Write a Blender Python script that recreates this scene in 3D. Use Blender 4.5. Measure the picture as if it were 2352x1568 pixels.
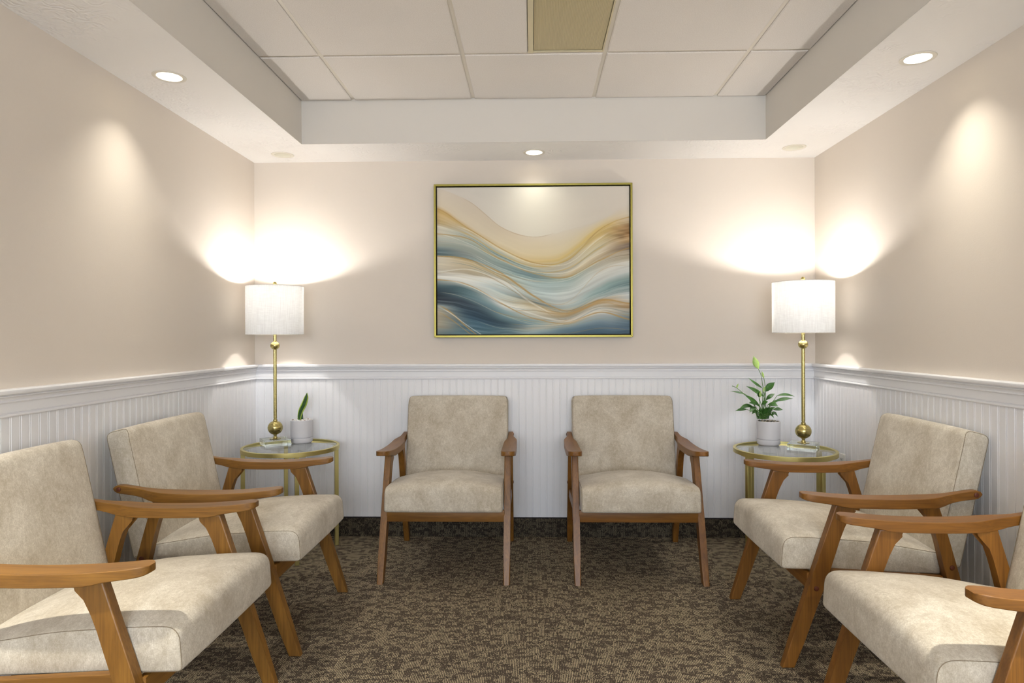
import bpy, bmesh, math, random
import numpy as np
from mathutils import Vector, Matrix

random.seed(7)
R = math.radians
for o in list(bpy.data.objects):
    bpy.data.objects.remove(o, do_unlink=True)
SC = bpy.context.scene
COL = SC.collection

# ------------------------------------------------------------------ camera
IW, IH, F = 2352.0, 1568.0, 1500.0
CAM_H = 1.114
cd = bpy.data.cameras.new('camera')
cam = bpy.data.objects.new('camera', cd)
COL.objects.link(cam)
cd.sensor_fit = 'HORIZONTAL'
cd.sensor_width = 36.0
cd.lens = 36.0 * F / IW
cd.shift_x = -10.0 / IW
cd.shift_y = -10.5 / IW
cd.clip_start = 0.02
cam.matrix_world = (Matrix.Translation((0, 0, CAM_H)) @ Matrix.Rotation(math.atan(36.0 / F), 4, 'Z')
                    @ Matrix.Rotation(R(90), 4, 'X') @ Matrix.Rotation(-0.0031, 4, 'Z'))
SC.camera = cam

# ------------------------------------------------------------------ view, world, daylight
vs = SC.view_settings
vs.view_transform = 'Standard'
vs.look = 'None'
vs.gamma = 1.0
vs.use_curve_mapping = False
vs.exposure = 1.12
SC.cycles.max_bounces = 6
SC.cycles.diffuse_bounces = 3
SC.cycles.glossy_bounces = 3
SC.cycles.transmission_bounces = 6
SC.cycles.transparent_max_bounces = 10
SC.cycles.caustics_reflective = False
SC.cycles.caustics_refractive = False
SC.cycles.sample_clamp_indirect = 4.0
SC.cycles.use_denoising = True
SC.cycles.use_adaptive_sampling = True
SC.cycles.adaptive_threshold = 0.1

W = bpy.data.worlds.new('world')
SC.world = W
W.use_nodes = True
W.node_tree.nodes['Background'].inputs[0].default_value = (0.62, 0.74, 0.95, 1)
W.node_tree.nodes['Background'].inputs[1].default_value = 1.0

P_DAY = 60.0      # fill daylight through the added window behind the camera
P_LAMP = 6.2     # bulb of each table lamp
P_CAN = 1.95       # each recessed downlight
C_DAY = (0.85, 0.905, 1.0)
C_LAMP = (1.0, 0.98, 0.95)
C_CAN = (1.0, 0.95, 0.83)

# room dimensions (metres, camera over the origin, +Y towards the back wall)
XW = 1.567          # side walls at +-XW
YB = 3.654          # back wall
YF = -2.2           # wall behind the camera
ZS = 2.102          # soffit underside
ZT = 2.321          # acoustic tile face
XT0, XT1 = -1.175, 1.178
YT0, YT1 = -1.85, 3.312


def area_light(name, loc, rot, sx, sy, power, color, shape='RECTANGLE', parent=None, spread=180):
    l = bpy.data.lights.new(name, 'AREA')
    l.shape = shape
    l.size = sx
    if shape in ('RECTANGLE', 'ELLIPSE'):
        l.size_y = sy
    l.energy = power
    l.spread = R(spread)
    l.color = color
    o = bpy.data.objects.new(name, l)
    COL.objects.link(o)
    o.location = loc
    o.rotation_euler = rot
    if parent:
        o.parent = parent
    return o


# fill daylight outside the added, unseen window behind the camera
area_light('added_window_daylight', (0.0, YF - 0.16, 1.42), (R(90), 0, 0), 2.3, 1.5, P_DAY, C_DAY)


# ------------------------------------------------------------------ material helpers
def srgb(r, g, b):
    def f(c):
        c /= 255.0
        return c / 12.92 if c <= 0.04045 else ((c + 0.055) / 1.055) ** 2.4
    return (f(r), f(g), f(b), 1.0)


class NT:
    def __init__(self, name):
        self.m = bpy.data.materials.new(name)
        self.m.use_nodes = True
        self.t = self.m.node_tree
        self.t.nodes.clear()
        self.out = self.t.nodes.new('ShaderNodeOutputMaterial')

    def n(self, kind, **kw):
        nd = self.t.nodes.new('ShaderNode' + kind)
        for k, v in kw.items():
            setattr(nd, k, v)
        return nd

    def l(self, a, b):
        self.t.links.new(a, b)

    def val(self, sock, v):
        if hasattr(v, 'is_output'):
            self.l(v, sock)
        else:
            sock.default_value = v

    def math(self, op, a, b=None, c=None):
        nd = self.n('Math', operation=op)
        self.val(nd.inputs[0], a)
        if b is not None:
            self.val(nd.inputs[1], b)
        if c is not None:
            self.val(nd.inputs[2], c)
        return nd.outputs[0]

    def mix(self, f, a, b):
        nd = self.n('Mix', data_type='RGBA')
        self.val(nd.inputs[0], f)
        self.val(nd.inputs[6], a)
        self.val(nd.inputs[7], b)
        return nd.outputs[2]

    def ramp(self, f, p0, p1):
        nd = self.n('MapRange')
        self.val(nd.inputs[0], f)
        nd.inputs[1].default_value = p0
        nd.inputs[2].default_value = p1
        return nd.outputs[0]

    def obj(self, scale=(1, 1, 1), rot=(0, 0, 0)):
        tc = self.n('TexCoord')
        mp = self.n('Mapping')
        mp.inputs['Scale'].default_value = scale
        mp.inputs['Rotation'].default_value = rot
        self.l(tc.outputs['Object'], mp.inputs['Vector'])
        return mp.outputs[0]

    def noise(self, vec, scale, detail=3.0, rough=0.5, dist=0.0):
        nd = self.n('TexNoise')
        self.l(vec, nd.inputs['Vector'])
        nd.inputs['Scale'].default_value = scale
        nd.inputs['Detail'].default_value = detail
        nd.inputs['Roughness'].default_value = rough
        nd.inputs['Distortion'].default_value = dist
        return nd.outputs[0]

    def bump(self, h, strength, dist=0.001):
        nd = self.n('Bump')
        nd.inputs['Strength'].default_value = strength
        nd.inputs['Distance'].default_value = dist
        self.l(h, nd.inputs['Height'])
        return nd.outputs[0]

    def pbr(self, color, rough=0.5, metal=0.0, spec=0.5, normal=None, **kw):
        b = self.n('BsdfPrincipled')
        self.val(b.inputs['Base Color'], color)
        self.val(b.inputs['Roughness'], rough)
        b.inputs['Metallic'].default_value = metal
        b.inputs['Specular IOR Level'].default_value = spec
        if normal is not None:
            self.l(normal, b.inputs['Normal'])
        for k, v in kw.items():
            self.val(b.inputs[k.replace('_', ' ')], v)
        self.l(b.outputs[0], self.out.inputs[0])
        return b


def mat_plain(name, col, rough=0.5, metal=0.0, spec=0.5, bump=None, vary=0.06, vs_=6.0):
    t = NT(name)
    v = t.obj()
    n = t.noise(v, vs_, 4.0)
    c0 = tuple(max(0, c * (1 - vary)) for c in col[:3]) + (1,)
    c1 = tuple(min(1, c * (1 + vary)) for c in col[:3]) + (1,)
    c = t.mix(n, c0, c1)
    nm = None
    if bump:
        nm = t.bump(t.noise(v, bump[0], 3.0), bump[1], bump[2])
    t.pbr(c, rough, metal, spec, nm)
    return t.m


M = {}
M['wall'] = mat_plain('wall_paint_beige', srgb(225, 214, 201), 0.55, 0, 0.35, (220, 0.12, 0.002), 0.015, 1.5)
M['white'] = mat_plain('white_trim_paint', srgb(243, 242, 243), 0.38, 0, 0.45, (60, 0.05, 0.002), 0.012, 3)
M['tray'] = mat_plain('tray_paint', srgb(226, 220, 211), 0.6, 0, 0.3, (150, 0.06, 0.002), 0.012, 2)
M['ring'] = mat_plain('light_trim_white', srgb(228, 222, 208), 0.45, 0, 0.4, None, 0.01)
M['plate'] = mat_plain('outlet_plastic', srgb(240, 238, 230), 0.35, 0, 0.5, None, 0.01)
M['dark'] = mat_plain('dark_slot', srgb(40, 36, 32), 0.6, 0, 0.3, None, 0.05)
M['binding'] = mat_plain('carpet_binding', srgb(40, 37, 38), 0.7, 0, 0.3, (900, 0.3, 0.002), 0.1, 80)
M['tee'] = mat_plain('ceiling_tee_metal', srgb(226, 218, 204), 0.45, 0, 0.4, None, 0.02)
M['fixture'] = mat_plain('fixture_enamel', srgb(214, 202, 168), 0.45, 0, 0.4, None, 0.02)
M['pot'] = mat_plain('pot_white_ceramic', srgb(226, 224, 226), 0.45, 0, 0.4, (300, 0.04, 0.001), 0.012, 20)
M['bolt'] = mat_plain('bolt_cap_brown', srgb(96, 48, 28), 0.4, 0, 0.5, None, 0.08, 30)
M['socket'] = mat_plain('lamp_socket', srgb(230, 220, 190), 0.4, 0, 0.4)
M['board'] = mat_plain('canvas_edge', srgb(214, 208, 200), 0.8, 0, 0.2)


def soffit_mat():
    t = NT('soffit_swirl_plaster')
    v = t.obj()
    n = t.noise(v, 2.2, 2.0, 0.5, 0.6)
    w = t.n('TexWave', wave_type='RINGS', rings_direction='SPHERICAL')
    t.l(v, w.inputs['Vector'])
    w.inputs['Scale'].default_value = 11.0
    w.inputs['Distortion'].default_value = 22.0
    w.inputs['Detail'].default_value = 3.0
    w.inputs['Detail Scale'].default_value = 1.3
    patch = t.ramp(t.noise(v, 2.6, 3.0, 0.6), 0.47, 0.66)
    h = t.math('MULTIPLY', w.outputs[1], patch)
    h2 = t.math('ADD', h, t.math('MULTIPLY', t.noise(v, 120, 2.0), 0.12))
    c = t.mix(n, srgb(242, 238, 234), srgb(247, 244, 240))
    t.pbr(c, 0.6, 0, 0.3, t.bump(h2, 0.5, 0.006))
    return t.m


def tile_mat():
    t = NT('acoustic_tile')
    v = t.obj()
    a = t.noise(v, 260, 3.0, 0.7)
    b = t.noise(v, 3.0, 3.0)
    c = t.mix(t.ramp(a, 0.3, 0.7), srgb(226, 219, 211), srgb(242, 236, 230))
    c = t.mix(t.math('MULTIPLY', b, 0.18), c, srgb(214, 204, 192))
    t.pbr(c, 0.9, 0, 0.1, t.bump(a, 0.5, 0.002))
    return t.m


def lens_mat():
    t = NT('yellowed_prismatic_lens')
    v = t.obj()
    w = t.n('TexWave', wave_type='BANDS', bands_direction='X')
    t.l(v, w.inputs['Vector'])
    w.inputs['Scale'].default_value = 55.0
    c = t.mix(w.outputs[1], srgb(178, 164, 124), srgb(196, 182, 142))
    t.pbr(c, 0.32, 0, 0.5, t.bump(w.outputs[1], 0.35, 0.002))
    return t.m


def carpet_mat(name, vert=None, dark=1.0):
    """loop-pile carpet: tan dashes in blocks between brown rows"""
    t = NT(name)
    tc = t.n('TexCoord')
    sp = t.n('SeparateXYZ')
    t.l(tc.outputs['Object'], sp.inputs[0])
    if vert == 'x':
        x, y = sp.outputs[0], sp.outputs[2]
    elif vert == 'y':
        x, y = sp.outputs[1], sp.outputs[2]
    else:
        x, y = sp.outputs[0], sp.outputs[1]

    def fl(a, s):
        return t.math('FLOOR', t.math('MULTIPLY', a, 1.0 / s))

    def wn(a, b, seed):
        cb = t.n('CombineXYZ')
        t.val(cb.inputs[0], a)
        t.val(cb.inputs[1], b)
        cb.inputs[2].default_value = seed
        w = t.n('TexWhiteNoise', noise_dimensions='3D')
        t.l(cb.outputs[0], w.inputs['Vector'])
        return w.outputs['Value']

    nz = t.n('TexNoise')
    t.l(tc.outputs['Object'], nz.inputs['Vector'])
    nz.inputs['Scale'].default_value = 170
    nz.inputs['Detail'].default_value = 2.0
    wob = t.math('MULTIPLY', t.math('SUBTRACT', nz.outputs[0], 0.5), 0.005)
    xx = t.math('ADD', x, wob)
    yy = t.math('ADD', y, wob)
    bx = fl(xx, 0.0224)
    off = t.math('MULTIPLY', wn(bx, 0.0, 3.1), 0.05)
    by = fl(t.math('ADD', yy, off), 0.0150)
    blk = wn(bx, by, 1.7)
    yarn = fl(xx, 0.0028)
    par = t.math('MODULO', t.math('ABSOLUTE', yarn), 2.0)
    seg = fl(yy, 0.0055)
    fine = wn(yarn, seg, 8.8)
    spk = wn(fl(xx, 0.0030), fl(yy, 0.0036), 5.5)
    big = nz2 = t.noise(tc.outputs['Object'], 26, 2.0, 0.6)
    sel = t.math('ADD', blk, t.math('MULTIPLY', t.math('SUBTRACT', big, 0.5), 0.22))
    isbar = t.math('GREATER_THAN', sel, 0.58)
    isspk = t.math('MULTIPLY', t.math('GREATER_THAN', sel, 0.40), t.math('LESS_THAN', sel, 0.60))
    k = dark
    tan = srgb(200 * k, 183 * k, 150 * k)
    brown = srgb(108 * k, 95 * k, 81 * k)
    drk = srgb(78 * k, 69 * k, 60 * k)
    blk_ = srgb(38 * k, 36 * k, 34 * k)
    base = t.mix(par, brown, drk)
    base = t.mix(t.math('MULTIPLY', t.math('GREATER_THAN', fine, 0.88), 0.55), base, tan)
    bar = t.mix(par, t.mix(t.math('MULTIPLY', fine, 0.35), tan, brown), drk)
    c = t.mix(isbar, base, bar)
    sc = t.mix(t.math('GREATER_THAN', spk, 0.5), blk_, tan)
    sc = t.mix(0.40, sc, brown)
    c = t.mix(t.math('MULTIPLY', isspk, 0.85), c, sc)
    c = t.mix(t.math('MULTIPLY', t.math('LESS_THAN', spk, 0.08), 0.7), c, blk_)
    hx = t.math('ABSOLUTE', t.math('SUBTRACT', t.math('FRACT', t.math('MULTIPLY', xx, 1 / 0.0028)), 0.5))
    h = t.math('ADD', t.math('MULTIPLY', hx, -1.0), t.math('MULTIPLY', spk, 0.4))
    t.pbr(c, 0.95, 0, 0.1, t.bump(h, 0.55, 0.003))
    return t.m


def fabric_mat(name='suede_fabric'):
    t = NT(name)
    tc = t.n('TexCoord')
    oi = t.n('ObjectInfo')
    ad = t.n('VectorMath', operation='ADD')
    cb = t.n('CombineXYZ')
    t.l(t.math('MULTIPLY', oi.outputs['Random'], 7.0), cb.inputs[0])
    t.l(t.math('MULTIPLY', oi.outputs['Random'], 13.0), cb.inputs[1])
    t.l(tc.outputs['Object'], ad.inputs[0])
    t.l(cb.outputs[0], ad.inputs[1])
    v = ad.outputs[0]
    mp = t.n('Mapping')
    mp.inputs['Scale'].default_value = (1.0, 1.0, 0.75)
    t.l(v, mp.inputs[0])
    a = t.noise(mp.outputs[0], 7.5, 9.0, 0.72, 0.35)
    b = t.noise(mp.outputs[0], 330, 2.0, 0.6)
    e = t.noise(mp.outputs[0], 95, 4.0, 0.75)
    f = t.ramp(t.math('ADD', a, t.math('MULTIPLY', t.math('SUBTRACT', e, 0.5), 0.55)), 0.34, 0.66)
    c = t.mix(f, srgb(182, 171, 151), srgb(222, 214, 198))
    c = t.mix(t.math('MULTIPLY', t.ramp(b, 0.35, 0.65), 0.40), c, srgb(162, 147, 126))
    t.pbr(c, 0.9, 0, 0.15, t.bump(b, 0.25, 0.001), Sheen_Weight=0.25, Sheen_Roughness=0.5)
    return t.m


def wood_mat(name, axis):
    t = NT(name)
    oi = t.n('ObjectInfo')
    tc = t.n('TexCoord')
    cb = t.n('CombineXYZ')
    t.l(t.math('MULTIPLY', oi.outputs['Random'], 9.0), cb.inputs[0])
    t.l(t.math('MULTIPLY', oi.outputs['Random'], 5.0), cb.inputs[2])
    ad = t.n('VectorMath', operation='ADD')
    t.l(tc.outputs['Object'], ad.inputs[0])
    t.l(cb.outputs[0], ad.inputs[1])
    mp = t.n('Mapping')
    s = [26.0, 26.0, 26.0]
    s[axis] = 2.2
    mp.inputs['Scale'].default_value = s
    t.l(ad.outputs[0], mp.inputs[0])
    a = t.noise(mp.outputs[0], 1.0, 5.0, 0.6, 1.2)
    mp2 = t.n('Mapping')
    s2 = [240.0, 240.0, 240.0]
    s2[axis] = 9.0
    mp2.inputs['Scale'].default_value = s2
    t.l(ad.outputs[0], mp2.inputs[0])
    b = t.noise(mp2.outputs[0], 1.0, 2.0, 0.5)
    c = t.mix(t.ramp(a, 0.3, 0.72), srgb(112, 74, 26), srgb(150, 106, 44))
    c = t.mix(t.math('MULTIPLY', t.ramp(b, 0.45, 0.7), 0.35), c, srgb(84, 52, 18))
    mu = t.n('Mix', data_type='RGBA', blend_type='MULTIPLY')
    mu.inputs[0].default_value = 1.0
    t.l(c, mu.inputs[6])
    t.l(oi.outputs['Color'], mu.inputs[7])
    t.pbr(mu.outputs[2], 0.42, 0, 0.42, t.bump(b, 0.06, 0.001), Coat_Weight=0.1, Coat_Roughness=0.28)
    return t.m


def brass_mat(name, col, rough, brush=0.06):
    t = NT(name)
    v = t.obj((1, 1, 40))
    n = t.noise(v, 30, 2.0)
    c = t.mix(n, tuple(k * 0.92 for k in col[:3]) + (1,), col)
    r = t.math('ADD', t.math('MULTIPLY', n, brush), rough)
    t.pbr(c, r, 1.0, 0.5)
    return t.m


def thin_glass_mat():
    t = NT('table_glass')
    tr = t.n('BsdfTransparent')
    tr.inputs[0].default_value = (0.985, 0.995, 0.99, 1)
    gl = t.n('BsdfGlossy')
    gl.inputs['Roughness'].default_value = 0.015
    gl.inputs[0].default_value = (0.96, 0.98, 0.97, 1)
    fr = t.n('Fresnel')
    fr.inputs[0].default_value = 1.52
    n = t.noise(t.obj(), 3.0, 2.0)
    ge = t.n('NewGeometry')
    f = t.math('ADD', fr.outputs[0], t.math('MULTIPLY', n, 0.02))
    f = t.math('MULTIPLY', f, t.math('SUBTRACT', 1.0, ge.outputs['Backfacing']))
    mx = t.n('MixShader')
    t.l(f, mx.inputs[0])
    t.l(tr.outputs[0], mx.inputs[1])
    t.l(gl.outputs[0], mx.inputs[2])
    t.l(mx.outputs[0], t.out.inputs[0])
    return t.m


def crystal_mat():
    t = NT('crystal_block')
    g = t.n('BsdfGlass')
    n = t.noise(t.obj(), 20.0, 1.0)
    t.l(t.mix(n, (0.95, 0.975, 0.955, 1), (0.98, 1.0, 0.985, 1)), g.inputs[0])
    g.inputs['Roughness'].default_value = 0.0
    g.inputs['IOR'].default_value = 1.50
    tr = t.n('BsdfTransparent')
    mx = t.n('MixShader')
    mx.inputs[0].default_value = 0.10
    t.l(g.outputs[0], mx.inputs[1])
    t.l(tr.outputs[0], mx.inputs[2])
    t.l(mx.outputs[0], t.out.inputs[0])
    return t.m


def shade_mat():
    t = NT('linen_lampshade')
    tc = t.n('TexCoord')
    mp = t.n('Mapping')
    mp.inputs['Scale'].default_value = (30, 30, 700)
    t.l(tc.outputs['Object'], mp.inputs[0])
    mp2 = t.n('Mapping')
    mp2.inputs['Scale'].default_value = (330, 330, 14)
    t.l(tc.outputs['Object'], mp2.inputs[0])
    a = t.noise(mp.outputs[0], 1.0, 2.0)
    b = t.noise(mp2.outputs[0], 1.0, 2.0)
    w = t.ramp(t.math('MULTIPLY', a, b), 0.14, 0.34)
    c = t.mix(w, (0.82, 0.81, 0.80, 1), (0.93, 0.93, 0.92, 1))
    d = t.n('BsdfDiffuse')
    t.l(c, d.inputs[0])
    tr = t.n('BsdfTranslucent')
    t.l(c, tr.inputs[0])
    mx = t.n('MixShader')
    mx.inputs[0].default_value = 0.34
    t.l(d.outputs[0], mx.inputs[1])
    t.l(tr.outputs[0], mx.inputs[2])
    t.l(mx.outputs[0], t.out.inputs[0])
    return t.m


def emit_mat(name, col, strength):
    t = NT(name)
    e = t.n('Emission')
    n = t.noise(t.obj(), 40.0, 1.0)
    t.l(t.mix(n, col, tuple(k * 0.97 for k in col[:3]) + (1,)), e.inputs[0])
    e.inputs[1].default_value = strength
    t.l(e.outputs[0], t.out.inputs[0])
    return t.m


def bulb_mat():
    # clear bulb envelope with a glowing core
    t = NT('bulb_glow')
    e = t.n('Emission')
    n = t.noise(t.obj(), 40.0, 1.0)
    t.l(t.mix(n, (1.0, 0.92, 0.80, 1), (1.0, 0.90, 0.76, 1)), e.inputs[0])
    e.inputs[1].default_value = 6.0
    tr = t.n('BsdfTransparent')
    ad = t.n('AddShader')
    t.l(e.outputs[0], ad.inputs[0])
    t.l(tr.outputs[0], ad.inputs[1])
    t.l(ad.outputs[0], t.out.inputs[0])
    return t.m


def leaf_mat(name, c0, c1, edge=None):
    t = NT(name)
    v = t.obj()
    n = t.noise(v, 60.0, 4.0, 0.6)
    c = t.mix(t.ramp(n, 0.3, 0.7), c0, c1)
    if edge is not None:
        at = t.n('Attribute', attribute_name='edge')
        c = t.mix(t.ramp(at.outputs['Fac'], 0.55, 0.75), c, edge)
    b = t.n('BsdfPrincipled')
    t.l(c, b.inputs['Base Color'])
    b.inputs['Roughness'].default_value = 0.4
    tr = t.n('BsdfTranslucent')
    t.l(c, tr.inputs[0])
    mx = t.n('MixShader')
    mx.inputs[0].default_value = 0.22
    t.l(b.outputs[0], mx.inputs[1])
    t.l(tr.outputs[0], mx.inputs[2])
    t.l(mx.outputs[0], t.out.inputs[0])
    return t.m


def pebble_mat(name, cols):
    t = NT(name)
    at = t.n('Attribute', attribute_name='tint')
    cr = t.n('ValToRGB')
    cr.color_ramp.interpolation = 'CONSTANT'
    els = cr.color_ramp.elements
    while len(els) < len(cols):
        els.new(0.5)
    for i, c in enumerate(cols):
        els[i].position = i / len(cols)
        els[i].color = c
    t.l(at.outputs['Fac'], cr.inputs[0])
    t.pbr(cr.outputs[0], 0.7, 0, 0.3)
    return t.m


def paint_mat():
    t = NT('canvas_paint')
    at = t.n('Attribute', attribute_name='paint')
    v = t.obj()
    n = t.noise(v, 700, 2.0)
    t.pbr(at.outputs['Color'], 0.62, 0, 0.3, t.bump(n, 0.12, 0.001))
    return t.m


M['soffit'] = soffit_mat()
M['tile'] = tile_mat()
M['lens'] = lens_mat()
M['carpet'] = carpet_mat('loop_pile_carpet')
M['base_x'] = carpet_mat('carpet_base_shaded_across', 'x', 0.62)  # same carpet as the floor, upright strip's shade put into darker colours
M['base_y'] = carpet_mat('carpet_base_shaded_along', 'y', 0.62)
M['fabric'] = fabric_mat()
M['seam'] = mat_plain('suede_seam', srgb(142, 128, 108), 0.9, 0, 0.1, None, 0.1, 60)
M['wood_v'] = wood_mat('walnut_upright', 2)
M['wood_l'] = wood_mat('walnut_lengthwise', 1)
M['wood_x'] = wood_mat('walnut_crosswise', 0)
M['brass'] = brass_mat('brushed_brass', (0.52, 0.44, 0.18, 1), 0.24)
M['gold'] = brass_mat('satin_gold', (0.66, 0.58, 0.24, 1), 0.36)
M['framegold'] = brass_mat('frame_gold', (0.34, 0.29, 0.075, 1), 0.36)
M['glass'] = thin_glass_mat()
M['crystal'] = crystal_mat()
M['shade'] = shade_mat()
M['bulb'] = bulb_mat()
M['canglow'] = emit_mat('downlight_lens_glow', (1.0, 0.97, 0.88, 1), 7.0)
M['candim'] = emit_mat('dim_lens_glow', (0.95, 1.0, 0.90, 1), 0.30)
M['leaf'] = leaf_mat('peace_lily_leaf', srgb(32, 76, 22), srgb(74, 126, 46))
M['stem'] = leaf_mat('peace_lily_stem', srgb(70, 118, 44), srgb(104, 150, 66))
M['spathe'] = leaf_mat('pale_spathe', srgb(176, 214, 110), srgb(206, 232, 150))
M['snake'] = leaf_mat('snake_plant_leaf', srgb(24, 66, 22), srgb(62, 106, 40), srgb(190, 214, 90))
M['white_pebble'] = pebble_mat('white_pebbles', [srgb(238, 236, 232), srgb(226, 218, 212), srgb(240, 238, 236), srgb(150, 122, 112), srgb(232, 230, 226), srgb(246, 246, 244)])
M['mixed_pebble'] = pebble_mat('river_pebbles', [srgb(120, 104, 84), srgb(186, 172, 140), srgb(92, 96, 96), srgb(200, 190, 168), srgb(70, 60, 52), srgb(140, 140, 132)])
M['paint'] = paint_mat()


# ------------------------------------------------------------------ mesh helpers
def smooth(me, angle=35):
    me.polygons.foreach_set('use_smooth', [True] * len(me.polygons))
    me.set_sharp_from_angle(angle=R(angle))


def mesh_obj(name, verts, faces, mat, parent=None, loc=(0, 0, 0), ang=35):
    me = bpy.data.meshes.new(name)
    me.from_pydata([tuple(v) for v in verts], [], faces)
    me.validate()
    bm = bmesh.new()
    bm.from_mesh(me)
    bmesh.ops.recalc_face_normals(bm, faces=bm.faces[:])
    bm.to_mesh(me)
    bm.free()
    if ang:
        smooth(me, ang)
    me.materials.append(mat)
    o = bpy.data.objects.new(name, me)
    COL.objects.link(o)
    o.location = loc
    if parent:
        o.parent = parent
    return o


def bm_obj(name, bm, mat, parent=None, loc=(0, 0, 0), ang=35):
    me = bpy.data.meshes.new(name)
    bmesh.ops.recalc_face_normals(bm, faces=bm.faces[:])
    bm.to_mesh(me)
    bm.free()
    if ang:
        smooth(me, ang)
    me.materials.append(mat)
    o = bpy.data.objects.new(name, me)
    COL.objects.link(o)
    o.location = loc
    if parent:
        o.parent = parent
    return o


def box_vf(x0, x1, y0, y1, z0, z1):
    v = [(x0, y0, z0), (x1, y0, z0), (x1, y1, z0), (x0, y1, z0), (x0, y0, z1), (x1, y0, z1), (x1, y1, z1), (x0, y1, z1)]
    f = [(0, 3, 2, 1), (4, 5, 6, 7), (0, 1, 5, 4), (1, 2, 6, 5), (2, 3, 7, 6), (3, 0, 4, 7)]
    return v, f


def box(name, x0, x1, y0, y1, z0, z1, mat, parent=None, bev=0.0, seg=2):
    v, f = box_vf(x0, x1, y0, y1, z0, z1)
    bm = bmesh.new()
    vs_ = [bm.verts.new(p) for p in v]
    for q in f:
        bm.faces.new([vs_[i] for i in q])
    if bev:
        bmesh.ops.bevel(bm, geom=bm.edges[:], offset=bev, segments=seg, affect='EDGES', profile=0.6)
    return bm_obj(name, bm, mat, parent)


def boxes(name, lst, mat, parent=None):
    V, Fc = [], []
    for b in lst:
        v, f = box_vf(*b)
        n = len(V)
        V += v
        Fc += [tuple(i + n for i in q) for q in f]
    return mesh_obj(name, V, Fc, mat, parent, ang=None)


def lathe(name, prof, mat, parent=None, loc=(0, 0, 0), seg=32, ang=40, closed=False):
    V, Fc = [], []
    n = len(prof)
    for k in range(seg):
        a = 2 * math.pi * k / seg
        for r, z in prof:
            V.append((r * math.cos(a), r * math.sin(a), z))
    m = n if closed else n - 1
    for k in range(seg):
        k2 = (k + 1) % seg
        for i in range(m):
            j = (i + 1) % n
            Fc.append((k * n + i, k2 * n + i, k2 * n + j, k * n + j))
    if not closed:
        if prof[0][0] > 1e-6:
            Fc.append(tuple(k * n for k in range(seg)))
        if prof[-1][0] > 1e-6:
            Fc.append(tuple(k * n + n - 1 for k in reversed(range(seg))))
    bm = bmesh.new()
    vs_ = [bm.verts.new(p) for p in V]
    for q in Fc:
        try:
            bm.faces.new([vs_[i] for i in q])
        except ValueError:
            pass
    bmesh.ops.remove_doubles(bm, verts=bm.verts[:], dist=1e-6)
    return bm_obj(name, bm, mat, parent, loc, ang)


def tube(name, pts, rad, mat, parent=None, seg=8, closed=False, ang=60):
    pts = [Vector(p) for p in pts]
    n = len(pts)
    rads = rad if isinstance(rad, (list, tuple)) else [rad] * n
    V, Fc = [], []
    up = None
    for i, p in enumerate(pts):
        a = pts[(i - 1) % n] if (closed or i > 0) else p
        b = pts[(i + 1) % n] if (closed or i < n - 1) else p
        d = (b - a).normalized()
        if up is None:
            up = d.orthogonal().normalized()
        up = (up - d * up.dot(d))
        up = up.normalized() if up.length > 1e-6 else d.orthogonal().normalized()
        s = d.cross(up)
        for k in range(seg):
            t = 2 * math.pi * k / seg
            V.append(p + (up * math.cos(t) + s * math.sin(t)) * rads[i])
    m = n if closed else n - 1
    for i in range(m):
        j = (i + 1) % n
        for k in range(seg):
            k2 = (k + 1) % seg
            Fc.append((i * seg + k, i * seg + k2, j * seg + k2, j * seg + k))
    if not closed:
        Fc.append(tuple(reversed(range(seg))))
        Fc.append(tuple((n - 1) * seg + k for k in range(seg)))
    return mesh_obj(name, V, Fc, mat, parent, ang=ang)


def empty(name, loc, rz=0.0, label=None, cat=None, group=None):
    o = bpy.data.objects.new(name, None)
    o.empty_display_size = 0.1
    COL.objects.link(o)
    o.location = loc
    o.rotation_euler = (0, 0, rz)
    tag(o, label, cat, group)
    return o


def tag(o, label=None, cat=None, group=None, kind=None):
    if label:
        o['label'] = label
    if cat:
        o['category'] = cat
    if group:
        o['group'] = group
    if kind:
        o['kind'] = kind
    return o


def copy_tree(o, parent=None, color=None):
    c = o.copy()
    COL.objects.link(c)
    c.parent = parent
    if color:
        c.color = color
    for ch in list(o.children):
        copy_tree(ch, c, color)
    return c


def tint_tree(o, color):
    o.color = color
    for ch in o.children:
        tint_tree(ch, color)


def struct(o, label=None):
    o['kind'] = 'structure'
    if label:
        o['label'] = label
    return o


# ------------------------------------------------------------------ room shell
floor = struct(box('floor', -XW - 0.12, XW + 0.12, YF - 0.12, YB + 0.12, -0.1, 0.0, M['carpet']),
               'brown and tan patterned loop pile carpet')
wall_back = struct(box('wall_back', -XW - 0.12, XW + 0.12, YB, YB + 0.12, 0.0, 2.5, M['wall']), 'beige painted back wall above white wainscot')
wall_left = struct(box('wall_left', -XW - 0.12, -XW, YF, YB, 0.0, 2.5, M['wall']), 'beige painted left wall above white wainscot')
wall_right = struct(box('wall_right', XW, XW + 0.12, YF, YB, 0.0, 2.5, M['wall']), 'beige painted right wall above white wainscot')

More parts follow.
